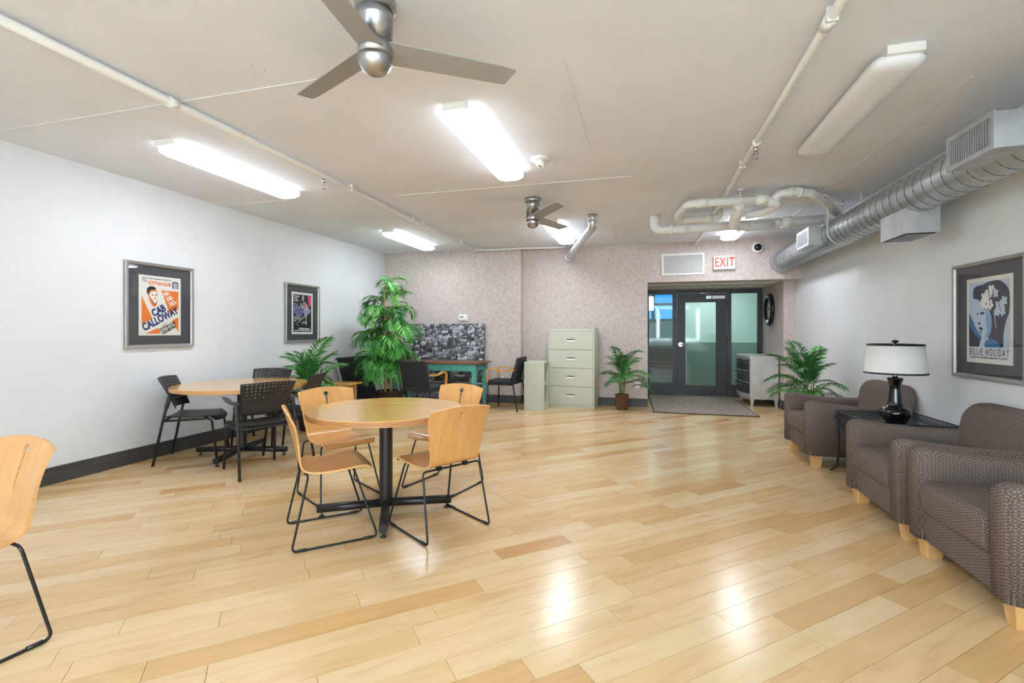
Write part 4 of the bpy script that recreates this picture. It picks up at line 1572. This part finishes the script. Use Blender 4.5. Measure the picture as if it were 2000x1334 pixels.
for i in range(nf):
    q = (i + 0.5) / nf
    p0, p1 = canes[i % 5]
    tz = 0.20 + 0.80 * q if i % 5 < 3 else 0.16 + 0.84 * q
    p = p0.lerp(p1, min(1.0, max(0.12, tz)))
    az = i * 137.5 + rd.uniform(-20, 20)
    tl = rd.uniform(4, 36) if q < 0.82 else rd.uniform(-25, 22)
    s_ = rd.uniform(0.64, 1.02) * (1.0 - 0.18 * max(0, q - 0.8) / 0.2)
    o = link('frond', FB[i % 2], bp_, tuple(p), (rd.uniform(-0.2, 0.2), math.radians(tl), math.radians(az)))
    o.scale = (s_, s_, s_)

# ------------------------------------------------------------------ desk, city canvas, board, bench
dk = thing('desk', 'distressed teal desk with worn brown top against the back wall', 'desk', (-3.42, 7.74, 0))
zd = 0.735
MB().rbox((0, 0, zd + 0.016), (1.66, 0.66, 0.032), 0.006, 2).build('top', M_desktop, dk)
for y0 in (-0.285, 0.265):
    MB().box(-0.70, 0.70, y0, y0 + 0.02, zd - 0.115, zd).build('apron', M_teal, dk)
for x0 in (-0.735, 0.715):
    MB().box(x0, x0 + 0.02, -0.25, 0.25, zd - 0.115, zd).build('apron', M_teal, dk)
for sx in (-1, 1):
    for sy in (-1, 1):
        cx, cy = sx * 0.725, sy * 0.265
        MB().frust((cx, cy, 0.0), (0.042, 0.042), (cx, cy, zd - 0.13), (0.075, 0.075)).box(cx - 0.0375, cx + 0.0375, cy - 0.0375, cy + 0.0375, zd - 0.13, zd).build('leg', M_teal, dk)


def city_canvas():
    """grey aerial city view, painted building by building into a grid of coloured faces"""
    rd = random.Random(5)
    NX, NY = 270, 240
    g = [[0.10] * NX for _ in range(NY)]

    def rect(x0, y0, x1, y1, v):
        for y in range(max(0, int(y0)), min(NY, int(y1))):
            row = g[y]
            for x in range(max(0, int(x0)), min(NX, int(x1))):
                row[x] = v
    y = NY - 1
    for y in range(NY):
        for x in range(NX):
            g[y][x] = 0.02 + 0.07 * rd.random()
    top = NY + 4
    while top > 8:
        dpt = (NY - top) / NY
        sc_ = 0.55 + 1.15 * dpt
        x = -rd.uniform(0, 8)
        while x < NX:
            bw = rd.choice([5, 7, 9, 12, 16, 24]) * rd.uniform(0.8, 1.2) * sc_
            bh = rd.choice([5, 8, 11, 15, 24]) * rd.uniform(0.8, 1.25) * sc_
            avenue = abs((x + bw / 2) - (168 - 14 * dpt)) < 6 * sc_
            if not avenue and rd.random() < 0.74:
                lv = rd.choice([0.03, 0.05, 0.07, 0.11, 0.16, 0.24, 0.36, 0.50])
                y1 = top + rd.uniform(-5, 5)
                rect(x, y1 - bh, x + bw, y1, lv)
                side = bw * 0.28
                rect(x + bw - side, y1 - bh, x + bw, y1 - 1, lv * 0.45)
                rect(x, y1, x + bw, y1 + 2 + 2 * sc_, min(0.7, lv * 1.5 + 0.04))
                st_ = max(2, int(2 * sc_))
                yy = y1 - bh + 1
                while yy < y1 - 1:
                    xx = x + 1
                    while xx < x + bw - side - 1:
                        if rd.random() < 0.75:
                            rect(xx, yy, xx + max(1, st_ / 2), yy + max(1, st_ / 2), lv * 0.35 if lv > 0.2 else lv * 2.4)
                        xx += st_
                    yy += st_
                if rd.random() < 0.3:
                    rect(x + bw * 0.3, y1 + 1, x + bw * 0.6, y1 + 4 * sc_, lv * 0.9)
            x += bw + rd.uniform(0.5, 3) * sc_
        top -= 4.4 * sc_
    # diagonal railway in the foreground and the bright avenue
    for k in range(NY):
        xa = 168 + (k - NY) * 0.05
        for dx in range(-3, 4):
            xi = int(xa + dx)
            if 0 <= xi < NX and abs(dx) < 1.2 + 2.2 * (1 - k / NY):
                g[k][xi] = 0.10 + 0.05 * rd.random()
    W, Hh = 1.60, 1.42
    vs, fs, cols = [], [], []
    for j in range(NY + 1):
        for i in range(NX + 1):
            vs.append((-W / 2 + W * i / NX, -0.0335, Hh * j / NY))
    for j in range(NY):
        for i in range(NX):
            a = j * (NX + 1) + i
            fs.append((a, a + 1, a + NX + 2, a + NX + 1))
            v = g[j][i]
            cols += [v * 0.97, v * 0.99, v * 1.06, 1.0]
    m = MB().add(vs, fs)
    t = thing('canvas_print', 'large grey aerial city photograph canvas leaning behind the desk', 'picture', (-3.56, 8.17, 0.0))
    t.rotation_euler = (math.radians(-1.6), 0, 0)
    o = m.build('print', M_print, t)
    at_ = o.data.attributes.new('pc', 'FLOAT_COLOR', 'FACE')
    at_.data.foreach_set('color', cols)
    MB().rbox((0, -0.016, Hh / 2), (W + 0.006, 0.033, Hh + 0.004), 0.008, 2).build('stretcher', M_black, t)


city_canvas()

bd = thing('folded_board', 'black board leaning on the left wall beside the tall bamboo palm', 'board', (-4.475, 7.10, 0.0))
bd.rotation_euler = (0, math.radians(-17.5), 0)
MB().rbox((-0.016, 0, 0.45), (0.03, 0.88, 0.90), (0.006, 0.035, 0.035), 4).build('panel', noisy('black_speckled_laminate', (24, 27, 28), (38, 42, 42), scale=60, rough=0.6), bd)
MB().box(-0.040, -0.030, -0.43, 0.43, 0.02, 0.88).build('backing', M_galvbox, bd)
MB().box(-0.041, -0.002, -0.447, -0.438, 0.03, 0.87).build('edge_strip', M_galvbox, bd)

bn = thing('low_table', 'low maple table mostly hidden behind the plywood chair', 'table', (-4.44, 6.25, 0))
MB().rbox((0, 0, 0.505), (0.64, 0.36, 0.028), 0.004, 2).build('top', M_ttop, bn)
for sx in (-1, 1):
    for sy in (-1, 1):
        MB().frust((sx * 0.22, sy * 0.13, 0), (0.03, 0.03), (sx * 0.22, sy * 0.13, 0.492), (0.04, 0.04)).build('leg', M_legw, bn)
for sy in (-1, 1):
    MB().box(-0.20, 0.20, sy * 0.13 - 0.01, sy * 0.13 + 0.01, 0.43, 0.492).build('apron', M_legw, bn)

# ------------------------------------------------------------------ visitor chairs with bentwood arms (local: faces +x)


def visitor(label):
    t = thing('visitor_chair', label, 'chair', (0, 0, 0), 0, 'black chairs with bentwood arms')
    MB().rbox((0.03, 0, 0.455), (0.47, 0.46, 0.065), 0.028, 4).build('seat', M_vinyl, t)

    def bf(a, b_, c):
        k = (c - 0.46) / 0.40
        return (a - 0.115 * k + 0.045 * (b_ / 0.24) ** 2 - 0.02, b_ * (1.0 - 0.08 * k), c - (0.03 * (1 - (b_ / 0.24) ** 2) if k < 0.3 else 0))
    MB().rbox((-0.175, 0, 0.665), (0.045, 0.48, 0.40), (0.02, 0.03, 0.03), 5, bf).build('backrest', M_vinyl, t)
    for s in (-1, 1):
        y = s * 0.252
        MB().tube([(0.235, y, 0.0), (0.232, y, 0.49)], 0.0115, 10).build('front_leg', M_blackm, t)
        MB().tube(fillet([(-0.275, y, 0.0), (-0.20, y, 0.44), (-0.265, y, 0.80)], 0.06), 0.0115, 10).build('rear_leg', M_blackm, t)
        MB().tube([(0.233, y, 0.425), (-0.205, y, 0.425)], 0.010, 10).build('side_rail', M_blackm, t)
        path = fillet([(0.233, y, 0.46), (0.243, y, 0.66), (0.16, y, 0.685), (-0.02, y, 0.65), (-0.235, y, 0.66)], 0.07, 8)
        m = MB()
        vs, fs = [], []
        for i, p in enumerate(path):
            a = path[max(i - 1, 0)]; b_ = path[min(i + 1, len(path) - 1)]
            tg = (b_ - a).normalized()
            nn = Vector((0, 1, 0)).cross(tg).normalized()
            for dy, dn in ((-0.016, -0.0105), (0.016, -0.0105), (0.016, 0.0105), (-0.016, 0.0105)):
                vs.append(p + Vector((0, dy, 0)) + nn * dn)
        for i in range(len(path) - 1):
            for j in range(4):
                fs.append((i * 4 + j, (i + 1) * 4 + j, (i + 1) * 4 + (j + 1) % 4, i * 4 + (j + 1) % 4))
        fs.append((0, 1, 2, 3)); e = (len(path) - 1) * 4
        fs.append((e + 3, e + 2, e + 1, e))
        m.add(vs, fs)
        o = m.build('armrest', M_armw, t)
        bm = bmesh.new(); bm.from_mesh(o.data); bmesh.ops.recalc_face_normals(bm, faces=bm.faces); bm.to_mesh(o.data); bm.free()
    for x in (0.15, -0.17):
        MB().tube([(x, -0.252, 0.425), (x, 0.252, 0.425)], 0.009, 8).build('crossbar', M_blackm, t)
    return t


v0 = visitor('black upholstered chair with honey wood arms, in front of the desk')
v0.location = (-3.12, 6.44, 0); v0.rotation_euler = (0, 0, math.radians(82))
dup(v0, (-2.185, 7.63, 0), math.radians(176), 'black upholstered chair with honey wood arms, in profile beside the bookcase')

# ------------------------------------------------------------------ bookcase and filing cabinet
bc = thing('bookcase', 'low greige metal bookcase turned sideways by the filing cabinet', 'bookcase', (-1.705, 7.58, 0))
MB().box(-0.165, 0.165, 0.0, 0.02, 0, 0.765).build('side_panel', M_greige, bc)
MB().box(-0.165, 0.165, 0.40, 0.42, 0, 0.765).build('side_panel', M_greige, bc)
MB().box(-0.165, -0.155, 0.02, 0.40, 0, 0.765).build('back_panel', M_greige, bc)
MB().box(-0.165, 0.165, 0.0, 0.42, 0.765, 0.785).build('top', M_greige, bc)
for z in (0.05, 0.40):
    MB().box(-0.155, 0.155, 0.02, 0.40, z, z + 0.022).build('shelf', M_greige, bc)
MB().box(0.145, 0.160, 0.02, 0.40, 0.0, 0.05).build('plinth', M_greige, bc)

fc = thing('filing_cabinet', 'greige four drawer lateral filing cabinet against the papered wall', 'cabinet', (-1.175, 8.035, 0), math.radians(-5))
wc, hc, dcp = 0.80, 1.33, 0.34
body = MB().box(-wc / 2, wc / 2, 0.02, dcp, 0.0, hc)
body.box(-wc / 2, -wc / 2 + 0.022, 0.0, 0.02, 0, hc).box(wc / 2 - 0.022, wc / 2, 0.0, 0.02, 0, hc)
body.box(-wc / 2 + 0.022, wc / 2 - 0.022, 0.0, 0.02, hc - 0.045, hc).box(-wc / 2 + 0.022, wc / 2 - 0.022, 0.004, 0.02, 0, 0.045)
body.build('body', M_greige, fc)
MB().box(-wc / 2 + 0.023, wc / 2 - 0.023, 0.012, 0.0205, 0.045, hc - 0.045).build('drawer_gap', mat('gap_shadow', (70, 70, 64), 0.7), fc)
dh = (hc - 0.09) / 4
for k in range(4):
    z0 = 0.045 + k * dh + 0.003
    z1 = 0.045 + (k + 1) * dh - 0.003
    zc = z0 + dh * 0.50
    x0, x1 = -wc / 2 + 0.026, wc / 2 - 0.026
    dm = MB()
    dm.box(x0, -0.07, -0.004, 0.012, z0, z1).box(0.07, x1, -0.004, 0.012, z0, z1)
    dm.box(-0.07, 0.07, -0.004, 0.012, z0, zc - 0.022).box(-0.07, 0.07, -0.004, 0.012, zc + 0.022, z1)
    dw = dm.build('drawer', M_greige, fc)
    MB().box(-0.07, 0.07, 0.004, 0.012, zc - 0.022, zc + 0.022).build('handle_recess', mat('recess_shadow', (86, 84, 76), 0.7), dw)
    MB().add([(-0.07, -0.005, zc - 0.022), (0.07, -0.005, zc - 0.022), (0.07, -0.005, zc - 0.006), (-0.07, -0.005, zc - 0.006), (-0.07, 0.006, zc - 0.022), (0.07, 0.006, zc - 0.022), (0.07, 0.002, zc + 0.004), (-0.07, 0.002, zc + 0.004)],
             [(0, 1, 2, 3), (7, 6, 5, 4), (0, 4, 5, 1), (3, 2, 6, 7), (1, 5, 6, 2), (0, 3, 7, 4)]).build('pull', M_cream, dw)
MB().cyl((wc / 2 - 0.06, 0.0, hc - 0.022), (wc / 2 - 0.06, -0.006, hc - 0.022), 0.009, 12).build('lock', M_chrome, fc)

# ------------------------------------------------------------------ rug and silver chest
rg = thing('door_mat', 'mottled taupe rug lying in front of the entrance door', 'rug', (0.90, 8.98, 0))
rq = [(-0.80, 1.10), (-0.73, -1.09), (0.78, -1.10), (0.74, 1.10)]
MB().prism(rq, 'z', 0.001, 0.011).build('pile', M_rug, rg)
for i in range(4):
    a, b_ = rq[i], rq[(i + 1) % 4]
    MB().tube([(a[0], a[1], 0.008), (b_[0], b_[1], 0.008)], 0.0075, 6).build('binding', M_rugedge, rg)

ch = thing('chest', 'silver bow front chest of drawers in the entrance recess', 'chest', (2.19, 9.42, 0), 0)
# local: back at x=0, front toward -x; bow between y -0.5 and 0.5


def bowx(y, ext=0.0):
    return -0.43 - 0.105 * (1 - (y / 0.50) ** 2) - ext


def bow_outline(ext, yb=0.50):
    ys = [-yb + 2 * yb * k / 16 for k in range(17)]
    return [(0.0, -yb - 0)] + [(bowx(max(-0.5, min(0.5, y)), ext), y) for y in ys] + [(0.0, yb)]


MB().prism(bow_outline(0.0), 'z', 0.13, 0.825).build('carcass', M_silver, ch)
MB().prism(bow_outline(0.016, 0.512), 'z', 0.825, 0.862).build('top', M_silver, ch)
MB().prism(bow_outline(0.012, 0.508), 'z', 0.165, 0.20).build('base_moulding', M_silver, ch)
for r_ in range(3):
    z0, z1 = 0.225 + r_ * 0.197, 0.225 + r_ * 0.197 + 0.178
    for k in range(6):
        ya, yb_ = -0.475 + k * 0.1585, -0.475 + k * 0.1585 + 0.146
        m = MB()
        ys = [ya + (yb_ - ya) * q / 4 for q in range(5)]
        pts = [(bowx(y, 0.010), y) for y in ys] + [(bowx(y, -0.003), y) for y in reversed(ys)]
        m.prism(pts, 'z', z0, z1)
        dw = m.build('drawer_panel', M_silverd, ch)
        yc, zc = (ya + yb_) / 2, z1 - 0.05
        xk = bowx(yc, 0.026)
        hm = MB().tube(spline([(xk + 0.01, yc - 0.045, zc + 0.012), (xk - 0.004, yc - 0.025, zc), (xk - 0.002, yc, zc - 0.006), (xk - 0.004, yc + 0.025, zc), (xk + 0.01, yc + 0.045, zc + 0.012)], 4), 0.006, 8)
        hm.cyl((bowx(yc, 0.008), yc, zc - 0.004), (xk, yc, zc - 0.004), 0.007, 8)
        hm.build('handle', M_chrome, dw)
for (x, y) in ((-0.40, -0.465), (-0.03, -0.465), (-0.40, 0.465), (-0.03, 0.465)):
    m = MB()
    sgn = -1 if x < -0.2 else 1
    for a, b_ in (((0, 0.0, 0.045), (0, 0.06, 0.04)), ((0, 0.06, 0.04), (0, 0.14, 0.07))):
        pass
    m.frust((x + sgn * 0.004, y, 0.0), (0.042, 0.042), (x, y, 0.06), (0.040, 0.044))
    m.frust((x, y, 0.06), (0.040, 0.044), (x, y, 0.135), (0.068, 0.060))
    m.build('leg', M_silver, ch)

# ------------------------------------------------------------------ framed posters (local: picture in x-z, facing -y)


def framed(name, label, loc, rz, W, Hh, fw, pw, ph):
    t = thing(name, label, 'picture', loc, rz, 'framed posters')
    fm = MB()
    a, b_ = W / 2, Hh / 2
    for (p, q) in (((-a, -b_), (a, -b_)), ((a, -b_), (a, b_)), ((a, b_), (-a, b_)), ((-a, b_), (-a, -b_))):
        def inn(v, d):
            return (v[0] - math.copysign(d, v[0]), v[1] - math.copysign(d, v[1]))
        lay = [(0.0, 0.0), (0.0, -0.028), (0.004, -0.033), (fw * 0.75, -0.030), (fw, -0.018), (fw, 0.0)]
        vs = []
        for v in (p, q):
            for d, y in lay:
                x, z = inn(v, d)
                vs.append((x, y, z))
        n = len(lay)
        fm.add(vs, [(i, i + n, i + 1 + n, i + 1) for i in range(n - 1)])
    o = fm.build('frame', M_frame, t)
    bm = bmesh.new(); bm.from_mesh(o.data); bmesh.ops.remove_doubles(bm, verts=bm.verts, dist=1e-5); bmesh.ops.recalc_face_normals(bm, faces=bm.faces); bm.to_mesh(o.data); bm.free()
    MB().box(-a + 0.005, a - 0.005, -0.006, -0.001, -b_ + 0.005, b_ - 0.005).build('mat_board', M_matb, t)
    MB().box(-pw / 2, pw / 2, -0.0075, -0.006, -ph / 2, ph / 2).build('paper', M_cream, t)
    MB().box(-a + fw - 0.003, a - fw + 0.003, -0.0165, -0.0150, -b_ + fw - 0.003, b_ - fw + 0.003).build('glazing', M_glaze, t)
    return t


LAYER = [0]


def patch(t, poly, m, name='printed_shape', lay=1):
    """flat print: polygon in x-z a fraction of a millimetre above the paper"""
    LAYER[0] += 1
    y = -0.0075 - 0.00022 * lay - 0.000006 * (LAYER[0] % 30)
    n = len(poly)
    MB().add([(p[0], y, p[1]) for p in poly], [list(range(n))]).build(name, m, t)


def smooth_poly(pts, seg=4):
    n = len(pts)
    out = []
    for i in range(n):
        p0, p1, p2, p3 = (Vector(pts[(i + k) % n]) for k in (-1, 0, 1, 2))
        for k in range(seg):
            t = k / seg
            q = 0.5 * ((2 * p1) + (p2 - p0) * t + (2 * p0 - 5 * p1 + 4 * p2 - p3) * t * t + (3 * p1 - p0 - 3 * p2 + p3) * t ** 3)
            out.append((q.x, q.y))
    return out


def ell(cx, cz, rx, rz_, n=20, rot=0.0):
    out = []
    for k in range(n):
        a = 2 * PI * k / n
        x, z = rx * math.cos(a), rz_ * math.sin(a)
        out.append((cx + x * math.cos(rot) - z * math.sin(rot), cz + x * math.sin(rot) + z * math.cos(rot)))
    return out


I_or = mat('orange_ink', (240, 128, 46), 0.7)
I_bl = mat('navy_ink', (34, 50, 120), 0.7)
I_wh = mat('white_ink', (240, 240, 236), 0.7)
I_bk = mat('black_ink', (24, 24, 28), 0.7)
I_pk = mat('pink_ink', (226, 70, 128), 0.7)
I_lv = mat('lavender_ink', (150, 150, 214), 0.7)
I_gy = mat('grey_ink', (176, 170, 176), 0.7)
I_sk = mat('print_tan_ink', (206, 128, 70), 0.7)
I_b1 = mat('deep_blue_ink', (34, 44, 72), 0.7)
I_b2 = mat('mid_blue_ink', (58, 120, 176), 0.7)
I_b3 = mat('pale_blue_ink', (196, 214, 232), 0.7)
I_b4 = mat('sky_blue_ink', (126, 172, 212), 0.7)

# poster one: orange and blue concert bill
W1, H1 = 0.725, 0.855
p1 = framed('framed_poster', 'large framed orange and navy concert poster above the black chairs', (XL, 3.80, 1.545), PI / 2, W1, H1, 0.036, 0.445, 0.605)
patch(p1, [(0.005, 0.162), (0.195, 0.162), (0.195, -0.028), (0.098, -0.075)], I_or)
patch(p1, [(-0.195, 0.095), (-0.195, -0.185), (-0.085, -0.132)], I_or)
patch(p1, [(-0.155, -0.285), (-0.03, -0.225), (0.0, -0.285)], I_or)
patch(p1, [(0.125, -0.145), (0.195, -0.11), (0.195, -0.275)], I_or)
patch(p1, [(0.135, 0.262), (0.185, 0.262), (0.193, 0.254), (0.193, 0.194), (0.185, 0.186), (0.135, 0.186), (0.127, 0.194), (0.127, 0.254)], I_bl)
for k in range(5):
    patch(p1, [(0.138, 0.248 - k * 0.013), (0.182, 0.248 - k * 0.013), (0.182, 0.241 - k * 0.013), (0.138, 0.241 - k * 0.013)], I_wh, lay=2)
# a plain smiling cartoon head
patch(p1, [(-0.140, 0.150), (-0.128, 0.178), (-0.085, 0.188), (-0.045, 0.165), (-0.032, 0.12), (-0.030, 0.06), (-0.040, 0.02), (-0.062, -0.018), (-0.092, 0.005), (-0.112, 0.04), (-0.126, 0.09)], I_or, 'printed_face', 2)
patch(p1, [(-0.118, 0.10), (-0.10, 0.14), (-0.05, 0.145), (-0.036, 0.11), (-0.034, 0.06), (-0.05, 0.03), (-0.08, 0.05)], I_wh, 'printed_face', 3)
patch(p1, [(-0.146, 0.135), (-0.142, 0.17), (-0.115, 0.195), (-0.075, 0.196), (-0.045, 0.176), (-0.06, 0.162), (-0.098, 0.158), (-0.118, 0.135), (-0.128, 0.10)], I_bk, 'printed_hair', 4)
patch(p1, [(-0.094, 0.045), (-0.04, 0.034), (-0.052, 0.012), (-0.075, 0.014)], I_bk, 'printed_mouth', 5)
patch(p1, [(-0.088, 0.041), (-0.044, 0.033), (-0.053, 0.022), (-0.074, 0.026)], I_wh, 'printed_mouth', 6)
for x in (-0.085, -0.05):
    patch(p1, ell(x, 0.108, 0.010, 0.006, 10), I_bk, 'printed_eye', 6)
patch(p1, [(-0.06, 0.10), (-0.048, 0.068), (-0.066, 0.066)], I_or, 'printed_nose', 6)
YL = -0.0094


def lett(t, s, size, m, x, z, tilt=0.0, sx=1.0, bold=0.0, align='CENTER', spacing=1.0):
    return text_mesh('lettering', s, size, m, t, (x, YL, z), (PI / 2, -math.radians(tilt), 0), align, sx, bold, spacing)


lett(p1, 'What The Theatre Came To', 0.026, I_bl, -0.04, 0.272)
lett(p1, 'The', 0.034, I_bl, -0.165, 0.244)
lett(p1, 'COTTON CLUB', 0.046, I_or, -0.012, 0.226, sx=0.74, bold=0.0018)
lett(p1, 'HI-', 0.056, I_wh, 0.062, 0.128, 26, 0.9, 0.003)
lett(p1, 'DE-', 0.056, I_wh, 0.098, 0.082, 26, 0.85, 0.003)
lett(p1, 'HO-', 0.056, I_wh, 0.134, 0.036, 26, 0.85, 0.003)
lett(p1, 'CAB', 0.100, I_bl, -0.022, -0.050, 28, 0.78, 0.004)
lett(p1, 'CALLOWAY', 0.108, I_bl, 0.0, -0.132, 28, 0.70, 0.004)
lett(p1, 'and his', 0.018, I_bl, 0.042, -0.186, 28)
lett(p1, 'COTTON CLUB', 0.042, I_bk, 0.068, -0.210, 28, 0.62, 0.0016)
lett(p1, 'ORCHESTRA', 0.042, I_bk, 0.088, -0.245, 28, 0.68, 0.0016)

# poster two: dark concert bill with a figure playing
p2 = framed('framed_poster', 'smaller framed black concert poster with lavender lettering above the palm', (XL, 5.93, 1.545), PI / 2, 0.715, 0.845, 0.034, 0.445, 0.605)
patch(p2, [(-0.19, -0.27), (0.19, -0.27), (0.19, 0.27), (-0.19, 0.27)], I_bk)
patch(p2, [(0.115, 0.262), (0.185, 0.262), (0.185, 0.14), (0.16, 0.10), (0.13, 0.15), (0.115, 0.21)], I_pk, lay=2)
patch(p2, ell(0.01, 0.222, 0.024, 0.042, 16, -0.2), I_gy, 'printed_figure', 2)
patch(p2, [(0.01, 0.17), (0.06, 0.165), (0.11, 0.12), (0.13, 0.06), (0.10, -0.02), (0.06, -0.06), (0.03, 0.0), (0.02, 0.08)], I_gy, 'printed_figure', 3)
patch(p2, [(0.02, 0.14), (0.06, 0.15), (0.075, 0.10), (0.05, 0.07)], I_pk, 'printed_figure', 4)
patch(p2, [(-0.045, 0.12), (-0.025, 0.16), (0.0, 0.09), (0.01, 0.14), (0.02, 0.06), (-0.015, 0.06)], I_gy, 'printed_figure', 3)
patch(p2, [(0.11, 0.10), (0.18, 0.04), (0.16, 0.015), (-0.10, -0.14), (-0.105, -0.125), (0.14, 0.03), (0.10, 0.08)], I_gy, 'printed_instrument', 4)
patch(p2, [(0.07, -0.05), (0.10, -0.03), (0.08, -0.10), (0.10, -0.14), (0.07, -0.18), (0.05, -0.14), (-0.03, -0.15), (-0.02, -0.13), (0.06, -0.115)], I_gy, 'printed_figure', 4)
patch(p2, [(-0.14, -0.13), (-0.12, -0.17), (-0.10, -0.18), (-0.115, -0.15)], I_gy, 'printed_instrument', 4)
for k, s in enumerate(('The Master', 'Of The', 'Presents')):
    text_mesh('lettering', s, 0.024, I_wh, p2, (-0.175, YL, 0.245 - k * 0.030), align='LEFT', bold=0.0012)
text_mesh('lettering', 'THE', 0.035, I_lv, p2, (-0.175, YL, 0.125), align='LEFT', bold=0.0016)
text_mesh('lettering', 'JOHN', 0.066, I_lv, p2, (-0.178, YL, 0.078), align='LEFT', bold=0.003, sx=0.8)
text_mesh('lettering', 'COLTRANE', 0.066, I_lv, p2, (-0.178, YL, 0.022), align='LEFT', bold=0.003, sx=0.85)
text_mesh('lettering', 'Quartet', 0.042, I_lv, p2, (-0.145, YL, -0.020), align='LEFT', bold=0.002)
for k in range(3):
    patch(p2, [(-0.178, -0.05 - k * 0.026), (-0.178 + (0.14, 0.14, 0.045)[k], -0.05 - k * 0.026), (-0.178 + (0.14, 0.14, 0.045)[k], -0.060 - k * 0.026), (-0.178, -0.060 - k * 0.026)], I_wh, 'printed_line', 3)
text_mesh('lettering', 'The Village Vanguard', 0.032, I_wh, p2, (0.03, YL, -0.222), bold=0.0016, sx=0.86)
patch(p2, [(-0.175, -0.243), (0.175, -0.243), (0.175, -0.254), (-0.175, -0.254)], I_wh, 'printed_line', 3)

# poster three: blue portrait bill on the right wall
p3 = framed('framed_poster', 'framed blue portrait poster on the right wall above the armchairs', (XR, 4.22, 1.365), -PI / 2, 0.76, 0.865, 0.03, 0.475, 0.625)
patch(p3, [(-0.215, -0.285), (0.215, -0.285), (0.215, 0.285), (-0.215, 0.285)], mat('bill_white', (226, 228, 232), 0.7))
patch(p3, [(-0.21, -0.195), (0.21, -0.195), (0.21, 0.28), (-0.21, 0.28)], I_b3, lay=2)
patch(p3, [(-0.21, -0.195), (-0.10, -0.195), (-0.07, -0.12), (-0.13, -0.06), (-0.18, 0.02), (-0.21, 0.06)], I_b2, lay=3)
patch(p3, [(-0.21, -0.195), (-0.10, -0.195), (-0.09, -0.14), (-0.15, -0.10), (-0.19, -0.05), (-0.21, -0.01)], I_b1, lay=4)
hair = [(-0.165, 0.215), (-0.14, 0.25), (-0.05, 0.262), (0.0, 0.275), (0.10, 0.278), (0.165, 0.245), (0.205, 0.19), (0.205, 0.06), (0.175, -0.01), (0.15, -0.10), (0.14, -0.195), (0.02, -0.195), (0.0, -0.13), (-0.02, -0.02), (-0.03, 0.08), (-0.08, 0.11), (-0.12, 0.155), (-0.16, 0.165)]
patch(p3, [(max(-0.21, min(0.21, a)), max(-0.195, min(0.28, b_))) for a, b_ in smooth_poly(hair)], I_b1, 'printed_hair', 3)
face = [(-0.115, 0.155), (-0.06, 0.12), (-0.01, 0.085), (0.03, 0.02), (0.03, -0.06), (0.0, -0.12), (-0.05, -0.145), (-0.072, -0.125), (-0.078, -0.10), (-0.098, -0.085), (-0.085, -0.068), (-0.105, -0.055), (-0.095, -0.032), (-0.122, -0.022), (-0.108, 0.02), (-0.118, 0.06), (-0.125, 0.11)]
patch(p3, smooth_poly(face), I_b3, 'printed_face', 4)
patch(p3, [(-0.02, 0.08), (0.03, 0.02), (0.03, -0.06), (0.0, -0.12), (-0.045, -0.14), (-0.01, -0.07), (-0.03, 0.0)], I_b4, 'printed_face', 5)
patch(p3, ell(-0.062, 0.052, 0.026, 0.010), I_b1, 'printed_eye', 6)
patch(p3, [(-0.09, 0.075), (-0.05, 0.088), (-0.015, 0.07), (-0.05, 0.080)], I_b1, 'printed_brow', 6)
patch(p3, ell(-0.112, 0.048, 0.009, 0.008), I_b1, 'printed_eye', 6)
patch(p3, [(-0.118, -0.022), (-0.10, -0.014), (-0.075, -0.018), (-0.095, -0.032)], I_b1, 'printed_nose', 6)
patch(p3, [(-0.104, -0.056), (-0.075, -0.048), (-0.05, -0.066), (-0.078, -0.072)], I_b1, 'printed_mouth', 6)
patch(p3, [(-0.096, -0.084), (-0.06, -0.076), (-0.075, -0.095)], I_b1, 'printed_mouth', 6)
patch(p3, [(-0.04, -0.195), (-0.035, -0.15), (0.03, -0.13), (0.09, -0.15), (0.13, -0.195)], I_b2, 'printed_neck', 5)
patch(p3, [(0.15, -0.195), (0.15, -0.12), (0.19, -0.05), (0.21, -0.04), (0.21, -0.195)], I_b3, 'printed_background', 5)
for (cx, cz, r_) in ((-0.02, 0.165, 0.055), (0.03, 0.215, 0.04), (-0.055, 0.12, 0.042), (0.015, 0.11, 0.04), (0.07, 0.19, 0.036), (0.115, 0.09, 0.05), (0.155, 0.13, 0.035), (0.09, 0.055, 0.032), (0.14, 0.055, 0.032)):
    pet = []
    for k in range(40):
        a = 2 * PI * k / 40
        q = r_ * (0.86 + 0.18 * math.cos(5 * a + cx * 60))
        pet.append((cx + q * math.cos(a), cz + q * math.sin(a)))
    patch(p3, pet, I_wh if (cx < 0.06) else I_b3, 'printed_flower', 6)
for (a, b_) in (((0.0, 0.23), (0.02, 0.10)), ((0.05, 0.22), (0.055, 0.15)), ((0.10, 0.12), (0.13, 0.06)), ((0.06, 0.06), (0.08, -0.06))):
    patch(p3, [(a[0] - 0.004, a[1]), (a[0] + 0.004, a[1]), (b_[0] + 0.003, b_[1]), (b_[0] - 0.003, b_[1])], I_b1 if a[1] > 0.1 else I_b3, 'printed_line', 7)
text_mesh('lettering', 'BILLIE HOLIDAY', 0.074, I_b1, p3, (0, YL, -0.233), sx=0.60, spacing=1.32)
text_mesh('lettering', 'TOWN HALL  SATURDAY, FEBRUARY 16  5:30 P.M.', 0.019, I_b1, p3, (0, YL, -0.272), sx=0.9)
